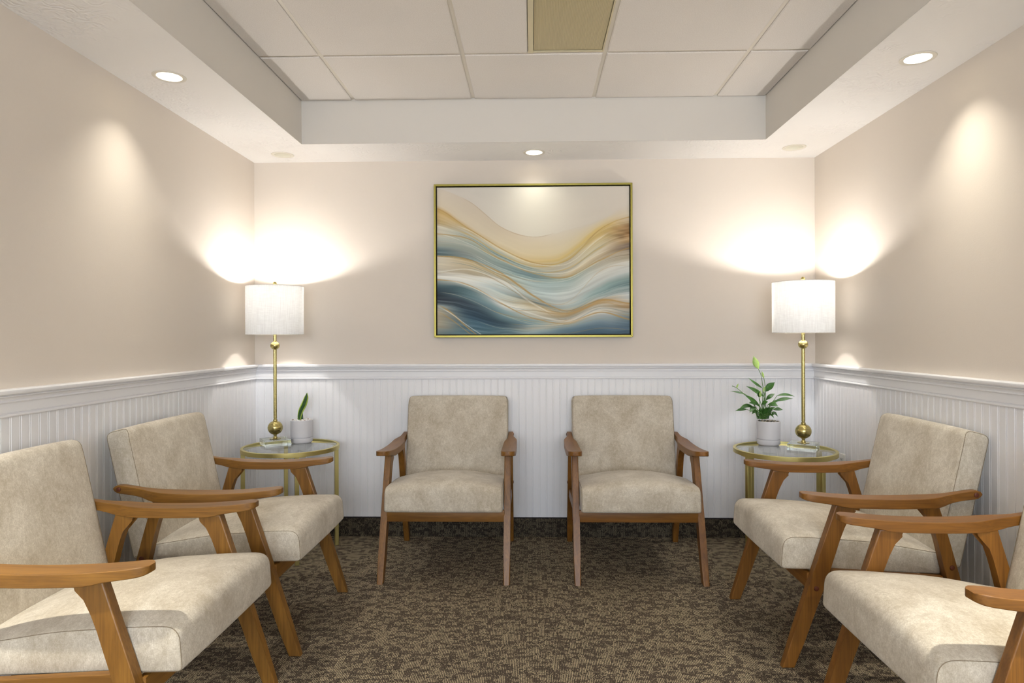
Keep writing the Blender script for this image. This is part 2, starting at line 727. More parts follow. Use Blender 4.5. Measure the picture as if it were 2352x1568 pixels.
# wall behind the camera, with an added window that lets fill daylight in
WX0, WX1, WZ0, WZ1 = -1.15, 1.15, 0.72, 2.0
wall_front = struct(boxes('wall_front', [
    (-XW - 0.12, WX0, YF - 0.12, YF, 0, 2.5), (WX1, XW + 0.12, YF - 0.12, YF, 0, 2.5),
    (WX0, WX1, YF - 0.12, YF, 0, WZ0), (WX0, WX1, YF - 0.12, YF, WZ1, 2.5)], M['wall']), 'beige wall behind the viewpoint')
win = struct(boxes('added_window_1', [
    (WX0, WX0 + 0.05, YF - 0.09, YF - 0.03, WZ0, WZ1), (WX1 - 0.05, WX1, YF - 0.09, YF - 0.03, WZ0, WZ1),
    (WX0 + 0.05, WX1 - 0.05, YF - 0.09, YF - 0.03, WZ0, WZ0 + 0.05), (WX0 + 0.05, WX1 - 0.05, YF - 0.09, YF - 0.03, WZ1 - 0.05, WZ1),
    (-0.025, 0.025, YF - 0.09, YF - 0.03, WZ0 + 0.05, WZ1 - 0.05)], M['white']), 'added white framed window behind the viewpoint, unseen, for fill daylight')
for a, b in ((WX0 + 0.05, -0.025), (0.025, WX1 - 0.05)):
    box('pane', a, b, YF - 0.063, YF - 0.059, WZ0 + 0.05, WZ1 - 0.05, M['glass'], win)

# downlight positions (x, y)
CANS = {'bl': (-1.345, 3.500), 'bc': (0.014, 3.500), 'br': (1.376, 3.455), 'fl': (-1.368, 2.437), 'fr': (1.377, 2.36),
        'nl': (-1.368, 0.95), 'nr': (1.377, 0.95), 'ol': (-1.368, -0.55), 'or': (1.377, -0.55)}  # these two pairs are added out of view as overhead fill
R_HOLE = 0.0455


def strip_with_holes(bm, x0, x1, y0, y1, z, holes, along):
    """flat ceiling strip with round openings"""
    def quad(a, b, c, d):
        bm.faces.new([bm.verts.new(p) for p in (a, b, c, d)])

    def cell(cx0, cx1, cy0, cy1, h):
        angs = [2 * math.pi * k / 32 for k in range(32)]
        for px, py in ((cx0, cy0), (cx1, cy0), (cx1, cy1), (cx0, cy1)):
            angs.append(math.atan2(py - h[1], px - h[0]) % (2 * math.pi))
        angs = sorted(set(round(a, 9) for a in angs))
        inn, outr = [], []
        for a in angs:
            c, s = math.cos(a), math.sin(a)
            t = 1e9
            if c > 1e-9:
                t = min(t, (cx1 - h[0]) / c)
            if c < -1e-9:
                t = min(t, (cx0 - h[0]) / c)
            if s > 1e-9:
                t = min(t, (cy1 - h[1]) / s)
            if s < -1e-9:
                t = min(t, (cy0 - h[1]) / s)
            outr.append(bm.verts.new((h[0] + c * t, h[1] + s * t, z)))
            inn.append(bm.verts.new((h[0] + c * R_HOLE, h[1] + s * R_HOLE, z)))
        n = len(angs)
        for k in range(n):
            j = (k + 1) % n
            bm.faces.new((inn[k], inn[j], outr[j], outr[k]))

    ax = 0 if along == 'x' else 1
    cur = x0 if ax == 0 else y0
    end = x1 if ax == 0 else y1
    for h in sorted(holes, key=lambda q: q[ax]):
        a, b = h[ax] - 0.09, h[ax] + 0.09
        if ax == 0:
            quad((cur, y0, z), (a, y0, z), (a, y1, z), (cur, y1, z))
            cell(a, b, y0, y1, h)
        else:
            quad((x0, cur, z), (x1, cur, z), (x1, a, z), (x0, a, z))
            cell(x0, x1, a, b, h)
        cur = b
    if ax == 0:
        quad((cur, y0, z), (end, y0, z), (end, y1, z), (cur, y1, z))
    else:
        quad((x0, cur, z), (x1, cur, z), (x1, end, z), (x0, end, z))


bm = bmesh.new()
strip_with_holes(bm, -XW, XW, YT1, YB, ZS, [CANS['bl'], CANS['bc'], CANS['br']], 'x')
strip_with_holes(bm, -XW, XT0, YT0, YT1, ZS, [CANS['fl'], CANS['nl'], CANS['ol']], 'y')
strip_with_holes(bm, XT1, XW, YT0, YT1, ZS, [CANS['fr'], CANS['nr'], CANS['or']], 'y')
strip_with_holes(bm, -XW, XW, YF, YT0, ZS, [], 'x')
bmesh.ops.remove_doubles(bm, verts=bm.verts[:], dist=1e-5)
ceiling = struct(bm_obj('ceiling', bm, M['soffit'], ang=None), 'white swirl plaster soffit around a recessed tile ceiling')
# tray sides
ZTT = ZT + 0.04
for nm, vv in (('tray_side', [(XT0, YT1, ZS), (XT1, YT1, ZS), (XT1, YT1, ZTT), (XT0, YT1, ZTT)]),
               ('tray_side', [(XT0, YT0, ZS), (XT0, YT1, ZS), (XT0, YT1, ZTT), (XT0, YT0, ZTT)]),
               ('tray_side', [(XT1, YT0, ZS), (XT1, YT1, ZS), (XT1, YT1, ZTT), (XT1, YT0, ZTT)]),
               ('tray_side', [(XT0, YT0, ZS), (XT1, YT0, ZS), (XT1, YT0, ZTT), (XT0, YT0, ZTT)])):
    c = Vector((0, (YT0 + YT1) / 2, vv[0][2]))
    out_ = []
    mid = sum((Vector(p) for p in vv), Vector()) / 4
    d = Vector((mid.x, mid.y - c.y, 0))
    d = Vector((math.copysign(0.02, d.x), 0, 0)) if abs(vv[0][0] - vv[1][0]) < 1e-6 else Vector((0, math.copysign(0.02, d.y), 0))
    vv = [(p[0], p[1], p[2] + (0.0004 if p[2] == ZS else 0.0)) for p in vv]
    V = [Vector(p) for p in vv] + [Vector(p) + d for p in vv]
    mesh_obj(nm, V, [(0, 1, 2, 3), (4, 5, 6, 7), (0, 1, 5, 4), (1, 2, 6, 5), (2, 3, 7, 6), (3, 0, 4, 7)], M['tray'], ceiling, ang=None)
# deck above everything keeps the plenum dark
box('deck', -XW - 0.12, XW + 0.12, YF - 0.12, YB + 0.12, 2.5, 2.56, M['tray'], ceiling)

# acoustic tiles and tees
GX = [XT0, -0.905, -0.295, 0.315, 0.925, XT1]
GY = [YT1, 2.787]
while GY[-1] - 0.61 > YT0:
    GY.append(GY[-1] - 0.61)
GY.append(YT0)
TEE, TH = 0.016, 0.007
tile_mesh = {}


def ceiling_tile(x0, x1, y0, y1):
    w, d = round(x1 - x0, 4), round(y1 - y0, 4)
    key = (w, d)
    if key not in tile_mesh:
        g = 0.0012
        e = 0.004
        zb, zt = 0.0, 0.016
        w2, d2 = w / 2 - g, d / 2 - g
        V = [(-w2 + e, -d2 + e, zb), (w2 - e, -d2 + e, zb), (w2 - e, d2 - e, zb), (-w2 + e, d2 - e, zb),
             (-w2, -d2, zb + e * 0.7), (w2, -d2, zb + e * 0.7), (w2, d2, zb + e * 0.7), (-w2, d2, zb + e * 0.7),
             (-w2, -d2, zt), (w2, -d2, zt), (w2, d2, zt), (-w2, d2, zt)]
        Fc = [(0, 1, 2, 3), (0, 1, 5, 4), (1, 2, 6, 5), (2, 3, 7, 6), (3, 0, 4, 7), (4, 5, 9, 8), (5, 6, 10, 9), (6, 7, 11, 10), (7, 4, 8, 11), (8, 9, 10, 11)]
        o = mesh_obj('tile', V, Fc, M['tile'], ceiling, ang=None)
        tile_mesh[key] = o.data
    else:
        o = bpy.data.objects.new('tile', tile_mesh[key])
        COL.objects.link(o)
        o.parent = ceiling
    o.location = ((x0 + x1) / 2, (y0 + y1) / 2, ZT)
    return o


FX0, FX1, FY0, FY1 = -0.013, GX[3] - TEE / 2, 1.57, GY[1] - TEE / 2
for i in range(len(GX) - 1):
    for j in range(len(GY) - 1):
        x0 = GX[i] + (TEE / 2 if i > 0 else 0.002)
        x1 = GX[i + 1] - (TEE / 2 if i < len(GX) - 2 else 0.002)
        y1 = GY[j] - (TEE / 2 if j > 0 else 0.002)
        y0 = GY[j + 1] + (TEE / 2 if j < len(GY) - 2 else 0.002)
        if i == 2 and j in (1, 2):
            x1 = FX0 - 0.001
        ceiling_tile(x0, x1, y0, y1)
for gx in GX[1:-1]:
    box('ceiling_tee', gx - TEE / 2 - 0.004, gx + TEE / 2 + 0.004, YT0, YT1, ZT + TH, ZT + TH + 0.02, M['tee'], ceiling)
for gy in GY[1:-1]:
    for i in range(len(GX) - 1):
        box('ceiling_tee', GX[i] + (TEE / 2 + 0.004) * (i > 0), GX[i + 1] - (TEE / 2 + 0.004) * (i < len(GX) - 2), gy - TEE / 2 - 0.004, gy + TEE / 2 + 0.004,
            ZT + TH, ZT + TH + 0.02, M['tee'], ceiling)

# unlit troffer with yellowed lens
fx = empty('ceiling_light_panel', ((FX0 + FX1) / 2, (FY0 + FY1) / 2, ZT), 0,
           'unlit ceiling light panel with yellowed ribbed lens among white tiles', 'ceiling light')
hx, hy = (FX1 - FX0) / 2, (FY1 - FY0) / 2
boxes('frame', [(-hx, -hx + 0.022, -hy, hy, 0.0, 0.03), (hx - 0.006, hx, -hy, hy, 0.002, 0.03),
                (-hx + 0.022, hx - 0.006, hy - 0.006, hy, 0.002, 0.03), (-hx + 0.022, hx - 0.006, -hy, -hy + 0.022, 0.002, 0.03)], M['fixture'], fx)
box('lens', -hx + 0.024, hx - 0.008, -hy + 0.024, hy - 0.014, 0.006, 0.010, M['lens'], fx)
box('housing', -hx + 0.001, hx - 0.001, -hy + 0.001, hy - 0.001, 0.031, 0.06, M['dark'], fx)

# beadboard planks -------------------------------------------------------------
PITCH = 0.0386
PZ0, PZ1 = 0.100, 0.886


def plank_profile(w):
    # (along, depth) ; eased flat, then a quirk, bead, quirk
    return [(0.0, 0.0), (0.0, 0.0074), (0.0012, 0.0090), (w - 0.0098, 0.0090), (w - 0.0086, 0.0074), (w - 0.0076, 0.0074),
            (w - 0.0064, 0.0086), (w - 0.0046, 0.0090), (w - 0.0028, 0.0086), (w - 0.0014, 0.0074), (w, 0.0074), (w, 0.0)]


def plank_mesh(w, rot):
    pr = plank_profile(w)
    V, n = [], len(pr)
    for z in (PZ0, PZ1):
        for a, d in pr:
            if rot == 'b':
                V.append((a, -d, z))
            elif rot == 'l':
                V.append((d, -a, z))
            else:
                V.append((-d, -a, z))
    Fc = [(i, i + 1, n + i + 1, n + i) for i in range(n - 1)]
    me = bpy.data.meshes.new('plank')
    me.from_pydata(V, [], Fc)
    b = bmesh.new()
    b.from_mesh(me)
    bmesh.ops.recalc_face_normals(b, faces=b.faces[:])
    # normals must look into the room
    want = {'b': Vector((0, -1, 0)), 'l': Vector((1, 0, 0)), 'r': Vector((-1, 0, 0))}[rot]
    s = sum(f.normal.dot(want) * f.calc_area() for f in b.faces)
    if s < 0:
        bmesh.ops.reverse_faces(b, faces=b.faces[:])
    b.to_mesh(me)
    b.free()
    me.materials.append(M['white'])
    return me


def put_plank(me, parent, loc):
    o = bpy.data.objects.new('plank', me)
    COL.objects.link(o)
    o.parent = parent
    o.location = loc


mb, ml, mr = plank_mesh(PITCH, 'b'), plank_mesh(PITCH, 'l'), plank_mesh(PITCH, 'r')
x = -1.235 - PITCH * 8 + 0.0054
x_start = x
put_plank(plank_mesh(x - (-XW), 'b'), wall_back, (-XW, YB, 0))
while x + PITCH < XW + 1e-6:
    put_plank(mb, wall_back, (x, YB, 0))
    x += PITCH
if XW - x > 0.012:
    put_plank(plank_mesh(XW - x, 'b'), wall_back, (x, YB, 0))
y = YB - 0.009
for k in range(80):
    put_plank(ml, wall_left, (-XW, y - k * PITCH, 0))
    put_plank(mr, wall_right, (XW, y - k * PITCH, 0))
yend = y - 80 * PITCH
box('panel', -XW, -XW + 0.009, YF, yend, PZ0, PZ1, M['white'], wall_left)
box('panel', XW - 0.009, XW, YF, yend, PZ0, PZ1, M['white'], wall_right)

# chair rail ---------------------------------------------------------------------
RAIL = [(0.0, 0.964), (0.030, 0.964), (0.0335, 0.9605), (0.034, 0.956), (0.0325, 0.950), (0.030, 0.9475), (0.0235, 0.9465), (0.0235, 0.945),
        (0.0265, 0.9435), (0.0265, 0.9415), (0.0240, 0.940), (0.0200, 0.938), (0.0170, 0.9345), (0.0155, 0.930), (0.0180, 0.9285),
        (0.0195, 0.926), (0.0185, 0.9235), (0.0135, 0.9225), (0.0125, 0.9215), (0.0120, 0.893), (0.0100, 0.8915), (0.0100, 0.8895),
        (0.0150, 0.8885), (0.0178, 0.8855), (0.0178, 0.8825), (0.0150, 0.8795), (0.0, 0.8790)]


def rail(name, side, prof, mat):
    V, n = [], len(prof)
    for e in (0, 1):
        for d, z in prof:
            if side == 'b':
                V.append(((-XW + d) if e == 0 else (XW - d), YB - d, z))
            elif side == 'l':
                V.append((-XW + d, (YB - d) if e == 0 else YF, z))
            else:
                V.append((XW - d, (YB - d) if e == 0 else YF, z))
    Fc = [(i, i + 1, n + i + 1, n + i) for i in range(n - 1)]
    return struct(mesh_obj(name, V, Fc + [(0, n - 1, 2 * n - 1, n)], mat, ang=28))


rail('trim_1', 'b', RAIL, M['white'])['label'] = 'white moulded chair rail along the back wall'
rail('trim_2', 'l', RAIL, M['white'])['label'] = 'white moulded chair rail along the left wall'
rail('trim_3', 'r', RAIL, M['white'])['label'] = 'white moulded chair rail along the right wall'
BASE = [(0.0, 0.1035), (0.0165, 0.1035), (0.017, 0.10), (0.017, 0.001), (0.0, 0.001)]
BIND = [(0.0, 0.1085), (0.0165, 0.1085), (0.0185, 0.1075), (0.0185, 0.1035), (0.0, 0.1034)]
for side, nm, mk in (('b', 'baseboard_back', 'base_x'), ('l', 'baseboard_left', 'base_y'), ('r', 'baseboard_right', 'base_y')):
    b = rail(nm, side, BASE, M[mk])
    b['label'] = 'carpet strip baseboard, shade put into its colour, with bound edge'
    q = rail('binding', side, BIND, M['binding'])
    q.parent = b
    del q['kind']


# ------------------------------------------------------------------ recessed downlights
def downlight(key, label, on=1.0, grp='recessed downlights in the soffit', spread=92):
    x, y = CANS[key]
    t = empty('recessed_light', (x, y, ZS), 0, label, 'recessed light', grp)
    lathe('trim_ring', [(R_HOLE - 0.003, 0.004), (R_HOLE - 0.002, -0.0015), (R_HOLE + 0.001, -0.003), (R_HOLE + 0.007, -0.0032), (0.0585, -0.0022),
                        (0.0595, -0.0004), (0.058, 0.0)], M['ring'], t, seg=48, closed=False).data.materials[0] = M['ring']
    # remove end caps of the ring: it is an open annulus
    ring = t.children[0]
    b = bmesh.new()
    b.from_mesh(ring.data)
    for f in [f for f in b.faces if len(f.verts) > 4]:
        b.faces.remove(f)
    b.to_mesh(ring.data)
    b.free()
    rf = lathe('reflector', [(R_HOLE - 0.003, 0.003), (R_HOLE - 0.004, 0.012), (0.038, 0.055), (0.036, 0.075)], M['ring'], t, seg=48)
    b = bmesh.new()
    b.from_mesh(rf.data)
    for f in [f for f in b.faces if len(f.verts) > 4]:
        b.faces.remove(f)
    b.to_mesh(rf.data)
    b.free()
    lathe('bulb_face', [(0.0, 0.052), (0.020, 0.053), (0.030, 0.056), (0.035, 0.064), (0.035, 0.072)], M['canglow'] if on > 0.05 else M['candim'], t, seg=32)
    if on > 0:
        area_light('downlight_beam', (0, 0, 0.046), (0, 0, 0), 0.062, 0.062, P_CAN * on, C_CAN, 'DISK', t, spread)
    return t


downlight('fl', 'lit recessed ceiling light above the left wall chairs', 0.46)
downlight('fr', 'lit recessed ceiling light above the right wall chairs', 0.56)
downlight('bc', 'lit recessed ceiling light centred above the painting', 0.16, 'recessed downlights in the soffit', 125)
downlight('bl', 'recessed ceiling light in the corner above the left table lamp', 0.010)
downlight('br', 'recessed ceiling light in the corner above the right table lamp', 0.010)
downlight('nl', 'added recessed ceiling light on the left, nearer pair, out of view', 3.6)  # unseen pairs from here on, added to light seats and floor
downlight('nr', 'added recessed ceiling light on the right, nearer pair, out of view', 3.6)
downlight('ol', 'added recessed ceiling light on the left, behind the viewpoint, unseen', 3.6)
downlight('or', 'added recessed ceiling light on the right, behind the viewpoint, unseen', 3.6)


# ------------------------------------------------------------------ armchairs
U0 = 0.32          # chair-local y = u - U0, u measured backwards from the front feet
LEGX = 0.286       # lateral position of the side frames


def catmull(pts, n):
    pts = [Vector(p) for p in pts]
    P = [pts[0] * 2 - pts[1]] + pts + [pts[-1] * 2 - pts[-2]]
    out = []
    for i in range(1, len(P) - 2):
        for k in range(n):
            t = k / n
            a, b, c, d = P[i - 1], P[i], P[i + 1], P[i + 2]
            out.append(0.5 * ((2 * b) + (c - a) * t + (2 * a - 5 * b + 4 * c - d) * t * t + (3 * b - a - 3 * c + d) * t ** 3))
    out.append(pts[-1])
    return out


def plate_part(name, prof, xc, th, mat, parent, bev=0.005, seg=2):
    """side-profile (u,z) polygon extruded sideways, edges eased"""
    bm = bmesh.new()
    a = [bm.verts.new((xc - th / 2, u - U0, z)) for u, z in prof]
    b = [bm.verts.new((xc + th / 2, u - U0, z)) for u, z in prof]
    n = len(prof)
    fa = bm.faces.new(a)
    fb = bm.faces.new(list(reversed(b)))
    for i in range(n):
        j = (i + 1) % n
        bm.faces.new((a[i], b[i], b[j], a[j]))
    rim = [e for e in fa.edges] + [e for e in fb.edges]
    if bev:
        bmesh.ops.bevel(bm, geom=rim, offset=bev, segments=seg, affect='EDGES', profile=0.5)
    o = bm_obj(name, bm, mat, parent, ang=40)
    o.modifiers.new('weighted', 'WEIGHTED_NORMAL').keep_sharp = True
    return o


FRONT_LEG = [(-0.020, 0.0), (0.021, 0.0), (0.054, 0.09), (0.086, 0.18), (0.119, 0.27), (0.139, 0.33), (0.157, 0.385), (0.171, 0.43), (0.186, 0.47),
             (0.203, 0.505), (0.219, 0.53), (0.236, 0.548), (0.158, 0.548), (0.067, 0.27), (0.0235, 0.135)]
REAR_LEG = [(0.614, 0.0), (0.650, 0.0), (0.603, 0.172), (0.556, 0.346), (0.530, 0.44), (0.500, 0.548), (0.428, 0.548), (0.446, 0.534), (0.461, 0.516),
            (0.474, 0.492), (0.485, 0.46), (0.496, 0.42), (0.506, 0.378), (0.513, 0.346), (0.562, 0.172)]
ARM_TOP = [(0.045, 0.590), (0.12, 0.5815), (0.22, 0.5745), (0.33, 0.572), (0.44, 0.575), (0.53, 0.584), (0.59, 0.593), (0.642, 0.600)]
ARM_BOT = [(0.045, 0.5665), (0.11, 0.5580), (0.150, 0.5520), (0.185, 0.5440), (0.23, 0.5415), (0.33, 0.5395), (0.44, 0.5410), (0.495, 0.5440), (0.53, 0.5530),
           (0.58, 0.5625), (0.642, 0.5690)]
ARM_OUT = [(0.045, 0.318), (0.10, 0.3235), (0.25, 0.325), (0.44, 0.324), (0.485, 0.321), (0.515, 0.312), (0.545, 0.3035), (0.58, 0.301), (0.642, 0.300)]
ARM_IN = [(0.045, 0.262), (0.10, 0.2575), (0.25, 0.256), (0.42, 0.258), (0.47, 0.266), (0.51, 0.2735), (0.56, 0.2745), (0.642, 0.2745)]


def pl(tab, u):
    return float(np.interp(u, [p[0] for p in tab], [p[1] for p in tab]))


def smooth_tab(tab):
    c = catmull([(a, b, 0) for a, b in tab], 8)
    return [(p.x, p.y) for p in c]


ARM_TOP, ARM_BOT, ARM_OUT, ARM_IN = map(smooth_tab, (ARM_TOP, ARM_BOT, ARM_OUT, ARM_IN))


def arm_part(sgn, parent):
    us = [0.045, 0.0465, 0.051, 0.060, 0.075] + [0.09 + 0.02 * k for k in range(26)] + [0.605, 0.618, 0.628, 0.636, 0.641]
    V, Fc = [], []
    for u in us:
        zt, zb, xo, xi = pl(ARM_TOP, u), pl(ARM_BOT, u), pl(ARM_OUT, u), pl(ARM_IN, u)
        # rounded front corners in plan
        if u < 0.075:
            q = (0.075 - u) / 0.030
            k = 0.020 * (1 - math.sqrt(max(0, 1 - q * q)))
            xo -= k
            xi += k
            zt -= 0.0035 * q ** 4
            zb += 0.0035 * q ** 4
        if u > 0.615:
            q = min(1, (u - 0.615) / 0.0265)
            k = 0.5 * (zt - zb) * (1 - math.sqrt(max(0, 1 - q * q)))
            zt -= k
            zb += k
        c = min(0.0026, (zt - zb) * 0.22)
        ring = [(xi + c, zt), (xo - c, zt), (xo - c * 0.3, zt - c * 0.3), (xo, zt - c), (xo, zb + c), (xo - c * 0.3, zb + c * 0.3), (xo - c, zb), (xi + c, zb),
                (xi + c * 0.3, zb + c * 0.3), (xi, zb + c), (xi, zt - c), (xi + c * 0.3, zt - c * 0.3)]
        V += [(sgn * px, u - U0, pz) for px, pz in ring]
    n = 12
    for i in range(len(us) - 1):
        for k in range(n):
            j = (k + 1) % n
            Fc.append((i * n + k, i * n + j, (i + 1) * n + j, (i + 1) * n + k))
    Fc.append(tuple(range(n)))
    Fc.append(tuple(reversed([(len(us) - 1) * n + k for k in range(n)])))
    o = mesh_obj('armrest', V, Fc, M['wood_l'], parent, ang=50)
    o.modifiers.new('weighted', 'WEIGHTED_NORMAL').keep_sharp = True
    return o


def rounded(poly, radii, n=5):
    """round the corners of a 2D polygon"""
    out = []
    m = len(poly)
    for i in range(m):
        p, a, b = Vector(poly[i]), Vector(poly[i - 1]), Vector(poly[(i + 1) % m])
        r = radii[i]
        if r <= 0:
            out.append(tuple(p))
            continue
        da, db = (a - p).normalized(), (b - p).normalized()
        p0, p1 = p + da * r, p + db * r
        for k in range(n + 1):
            t = k / n
            q = p0 * (1 - t) ** 2 + p * 2 * t * (1 - t) + p1 * t * t
            out.append(tuple(q))
    return out


def resample(poly, step):
    out = []
    m = len(poly)
    for i in range(m):
        a, b = Vector(poly[i]), Vector(poly[(i + 1) % m])
        k = max(1, int(round((b - a).length / step)))
        for j in range(k):
            out.append(tuple(a.lerp(b, j / k)))
    return out


def cushion(name, prof, half, bulge, parent, edge=0.007, narrow=lambda u, z: 0.0):
    """closed (u,z) profile lofted sideways; bulge(x01, u, z) -> (du, dz)"""
    xs = [-1.0, -0.994, -0.98, -0.955, -0.9, -0.8, -0.65, -0.45, -0.22, 0.0]
    xs = xs + [-q for q in reversed(xs[:-1])]
    cu = sum(p[0] for p in prof) / len(prof)
    cz = sum(p[1] for p in prof) / len(prof)
    n = len(prof)
    # outward normals of the profile for the edge easing
    nr = []
    for i in range(n):
        a, b = Vector(prof[i - 1]), Vector(prof[(i + 1) % n])
        d = (b - a).normalized()
        q = Vector((d.y, -d.x))
        if q.dot(Vector(prof[i]) - Vector((cu, cz))) < 0:
            q = -q
        nr.append(q)
    V, Fc = [], []
    for s in xs:
        t = abs(s)
        ins = edge * (1 - math.sqrt(max(0.0, 1 - ((t - 0.955) / 0.045) ** 2))) if t > 0.955 else 0.0
        for i, (u, z) in enumerate(prof):
            du, dz = bulge(t, u, z)
            V.append((s * (half - narrow(u, z)), u + du - nr[i].x * ins - U0, z + dz - nr[i].y * ins))
    for k in range(len(xs) - 1):
        for i in range(n):
            j = (i + 1) % n
            Fc.append((k * n + i, k * n + j, (k + 1) * n + j, (k + 1) * n + i))
    Fc.append(tuple(range(n)))
    Fc.append(tuple(reversed([(len(xs) - 1) * n + i for i in range(n)])))
    o = mesh_obj(name, V, Fc, M['fabric'], parent, ang=50)
    for sgn in (-1, 1):
        pts = []
        for i, (u, z) in enumerate(prof):
            du, dz = bulge(0.988, u, z)
            pts.append((sgn * (half - narrow(u, z)) * 0.9895, u + du - nr[i].x * edge * 0.28 - U0, z + dz - nr[i].y * edge * 0.28))
        tube('piping', pts, 0.0009, M['seam'], o, 5, True)
    return o


SEAT = resample(rounded([(-0.012, 0.322), (0.525, 0.306), (0.520, 0.379), (0.30, 0.415), (0.10, 0.429), (-0.004, 0.431)],
                        [0.016, 0.010, 0.014, 0.05, 0.05, 0.040], 6), 0.022)
BACK = resample(rounded([(0.508, 0.345), (0.588, 0.326), (0.690, 0.776), (0.609, 0.797)], [0.012, 0.012, 0.026, 0.030], 6), 0.022)


def seat_bulge(t, u, z):
    w = 1 - t ** 2.0
    top = max(0.0, min(1.0, (z - 0.352) / 0.055))
    g = float(np.interp(u, [-0.02, 0.03, 0.12, 0.22, 0.40, 0.53], [0.55, 0.80, 0.97, 1.0, 0.85, 0.55]))
    du = -0.012 * w * max(0.0, min(1.0, (0.05 - u) / 0.05)) * max(0.0, 1 - abs(z - 0.385) / 0.085)
    return du, 0.041 * w * top * g


def back_bulge(t, u, z):
    w = 1 - t ** 3
    lean = 0.508 + (z - 0.345) * (0.609 - 0.508) / (0.797 - 0.345)
    front = max(0.0, min(1.0, 1 - (u - lean) / 0.045))
    mid = max(0.0, 1 - ((z - 0.60) / 0.24) ** 2)
    return -0.012 * w * front * mid, 0.004 * w * max(0.0, min(1, (z - 0.74) / 0.04))


def make_chair():
    t = empty('armchair', (0, 0, 0))
    s = cushion('seat', SEAT, 0.268, seat_bulge, t)
    cushion('backrest', BACK, 0.2725, back_bulge, t, 0.010,
            lambda u, z: 0.022 * (1 - math.sqrt(max(0.0, 1 - min(1.0, max(0.0, (z - 0.752) / 0.046)) ** 2))))
    for sgn in (-1, 1):
        a = arm_part(sgn, t)
        fl = plate_part('leg', FRONT_LEG, sgn * LEGX, 0.030, M['wood_v'], t, 0.006, 3)
        rl = plate_part('leg', REAR_LEG, sgn * LEGX, 0.030, M['wood_v'], t, 0.006, 3)
        plate_part('side_rail', [(0.125, 0.284), (0.145, 0.330), (0.515, 0.308), (0.526, 0.264)], sgn * (LEGX - 0.002), 0.022, M['wood_l'], t, 0.003, 2)
        # screw caps
        for par, (u, z), xo in ((a, (0.622, 0.5825), 0.3003), (rl, (0.541, 0.340), LEGX + 0.015), (fl, (0.093, 0.268), LEGX + 0.015)):
            c = lathe('bolt_cap', [(0.0, 0.0032), (0.005, 0.0030), (0.0078, 0.0018), (0.0086, 0.0), (0.0086, -0.003), (0.0, -0.003)], M['bolt'], par, seg=16)
            c.rotation_euler = (0, sgn * R(90), 0)
            c.location = (sgn * xo, u - U0, z)
    box('front_rail', -LEGX + 0.012, LEGX - 0.012, 0.072 - U0, 0.092 - U0, 0.258, 0.312, M['wood_x'], t, 0.003)
    box('rear_rail', -LEGX + 0.012, LEGX - 0.012, 0.528 - U0, 0.548 - U0, 0.262, 0.318, M['wood_x'], t, 0.003)
    return t


chair0 = make_chair()
GOLDEN, RUST, MIDW = (1.0, 1.0, 1.0, 1), (0.90, 0.80, 0.70, 1), (0.95, 0.90, 0.86, 1)
SPOTS = [
    (-0.404, 2.945 + U0, 0, MIDW, 'beige suede armchair against the back wall left of the painting centre, beside left lamp table'),
    (0.488, 2.945 + U0, 0, RUST, 'beige suede armchair against the back wall right of the painting centre, beside right lamp table'),
    (-0.832 - U0, 2.560, R(90), GOLDEN, 'beige armchair on the left wall, further one, partly in front of the left lamp table'),
    (-0.842 - U0, 1.795, R(90), GOLDEN, 'beige armchair nearest on the left, cut off by the left picture edge'),
    (0.857 + U0, 2.512, R(-90), RUST, 'beige armchair on the right wall, further one, partly in front of the right lamp table'),
    (0.857 + U0, 1.664, R(-90), RUST, 'beige armchair nearest on the right, cut off by the right picture edge'),
]
for i, (x, y, a, colr, lab) in enumerate(SPOTS):
    c = chair0 if i == 0 else copy_tree(chair0)
    tint_tree(c, colr)
    c.location = (x, y, 0.0)
    c.rotation_euler = (0, 0, a)
    tag(c, lab, 'armchair', 'beige suede armchairs around the waiting room')

# ------------------------------------------------------------------ side tables
TR, TZ = 0.245, 0.550


def make_table():
    t = empty('side_table', (0, 0, 0))
    rim = lathe('rim', [(TR - 0.0145, TZ - 0.021), (TR - 0.0005, TZ - 0.021), (TR, TZ - 0.0205), (TR, TZ - 0.0006), (TR - 0.0006, TZ), (TR - 0.014, TZ),
                        (TR - 0.0145, TZ - 0.0005)], M['gold'], t, seg=96, closed=True)
    top = lathe('glass_top', [(0.0, TZ - 0.0085), (TR - 0.0155, TZ - 0.0085), (TR - 0.0155, TZ - 0.0022), (TR - 0.017, TZ - 0.0012), (0.0, TZ - 0.0012)], M['glass'], t, seg=96)
    for k in range(4):
        a = k * math.pi / 2
        l = box('leg', -0.010, 0.010, -0.010, 0.010, 0.0, TZ - 0.0225, M['gold'], t, 0.0012, 1)
        l.location = ((TR - 0.0125) * math.cos(a), (TR - 0.0125) * math.sin(a), 0)
        l.rotation_euler = (0, 0, a)
        # flat curved bracket under the rim
        V, Fc = [], []
        N = 10
        for q in range(N + 1):
            b = (q / N - 0.5) * 0.34
            for rr in (TR - 0.023, TR - 0.003):
                for z in (-0.0036, -0.0006):
                    V.append((rr * math.cos(b) - (TR - 0.0125), rr * math.sin(b), TZ - 0.0208 + z))
        for q in range(N):
            i, j = q * 4, q * 4 + 4
            Fc += [(i, j, j + 1, i + 1), (i + 2, i + 3, j + 3, j + 2), (i, i + 2, j + 2, j), (i + 1, j + 1, j + 3, i + 3)]
        Fc += [(0, 1, 3, 2), (N * 4, N * 4 + 2, N * 4 + 3, N * 4 + 1)]
        mesh_obj('bracket', V, Fc, M['gold'], l, ang=30)
    return t


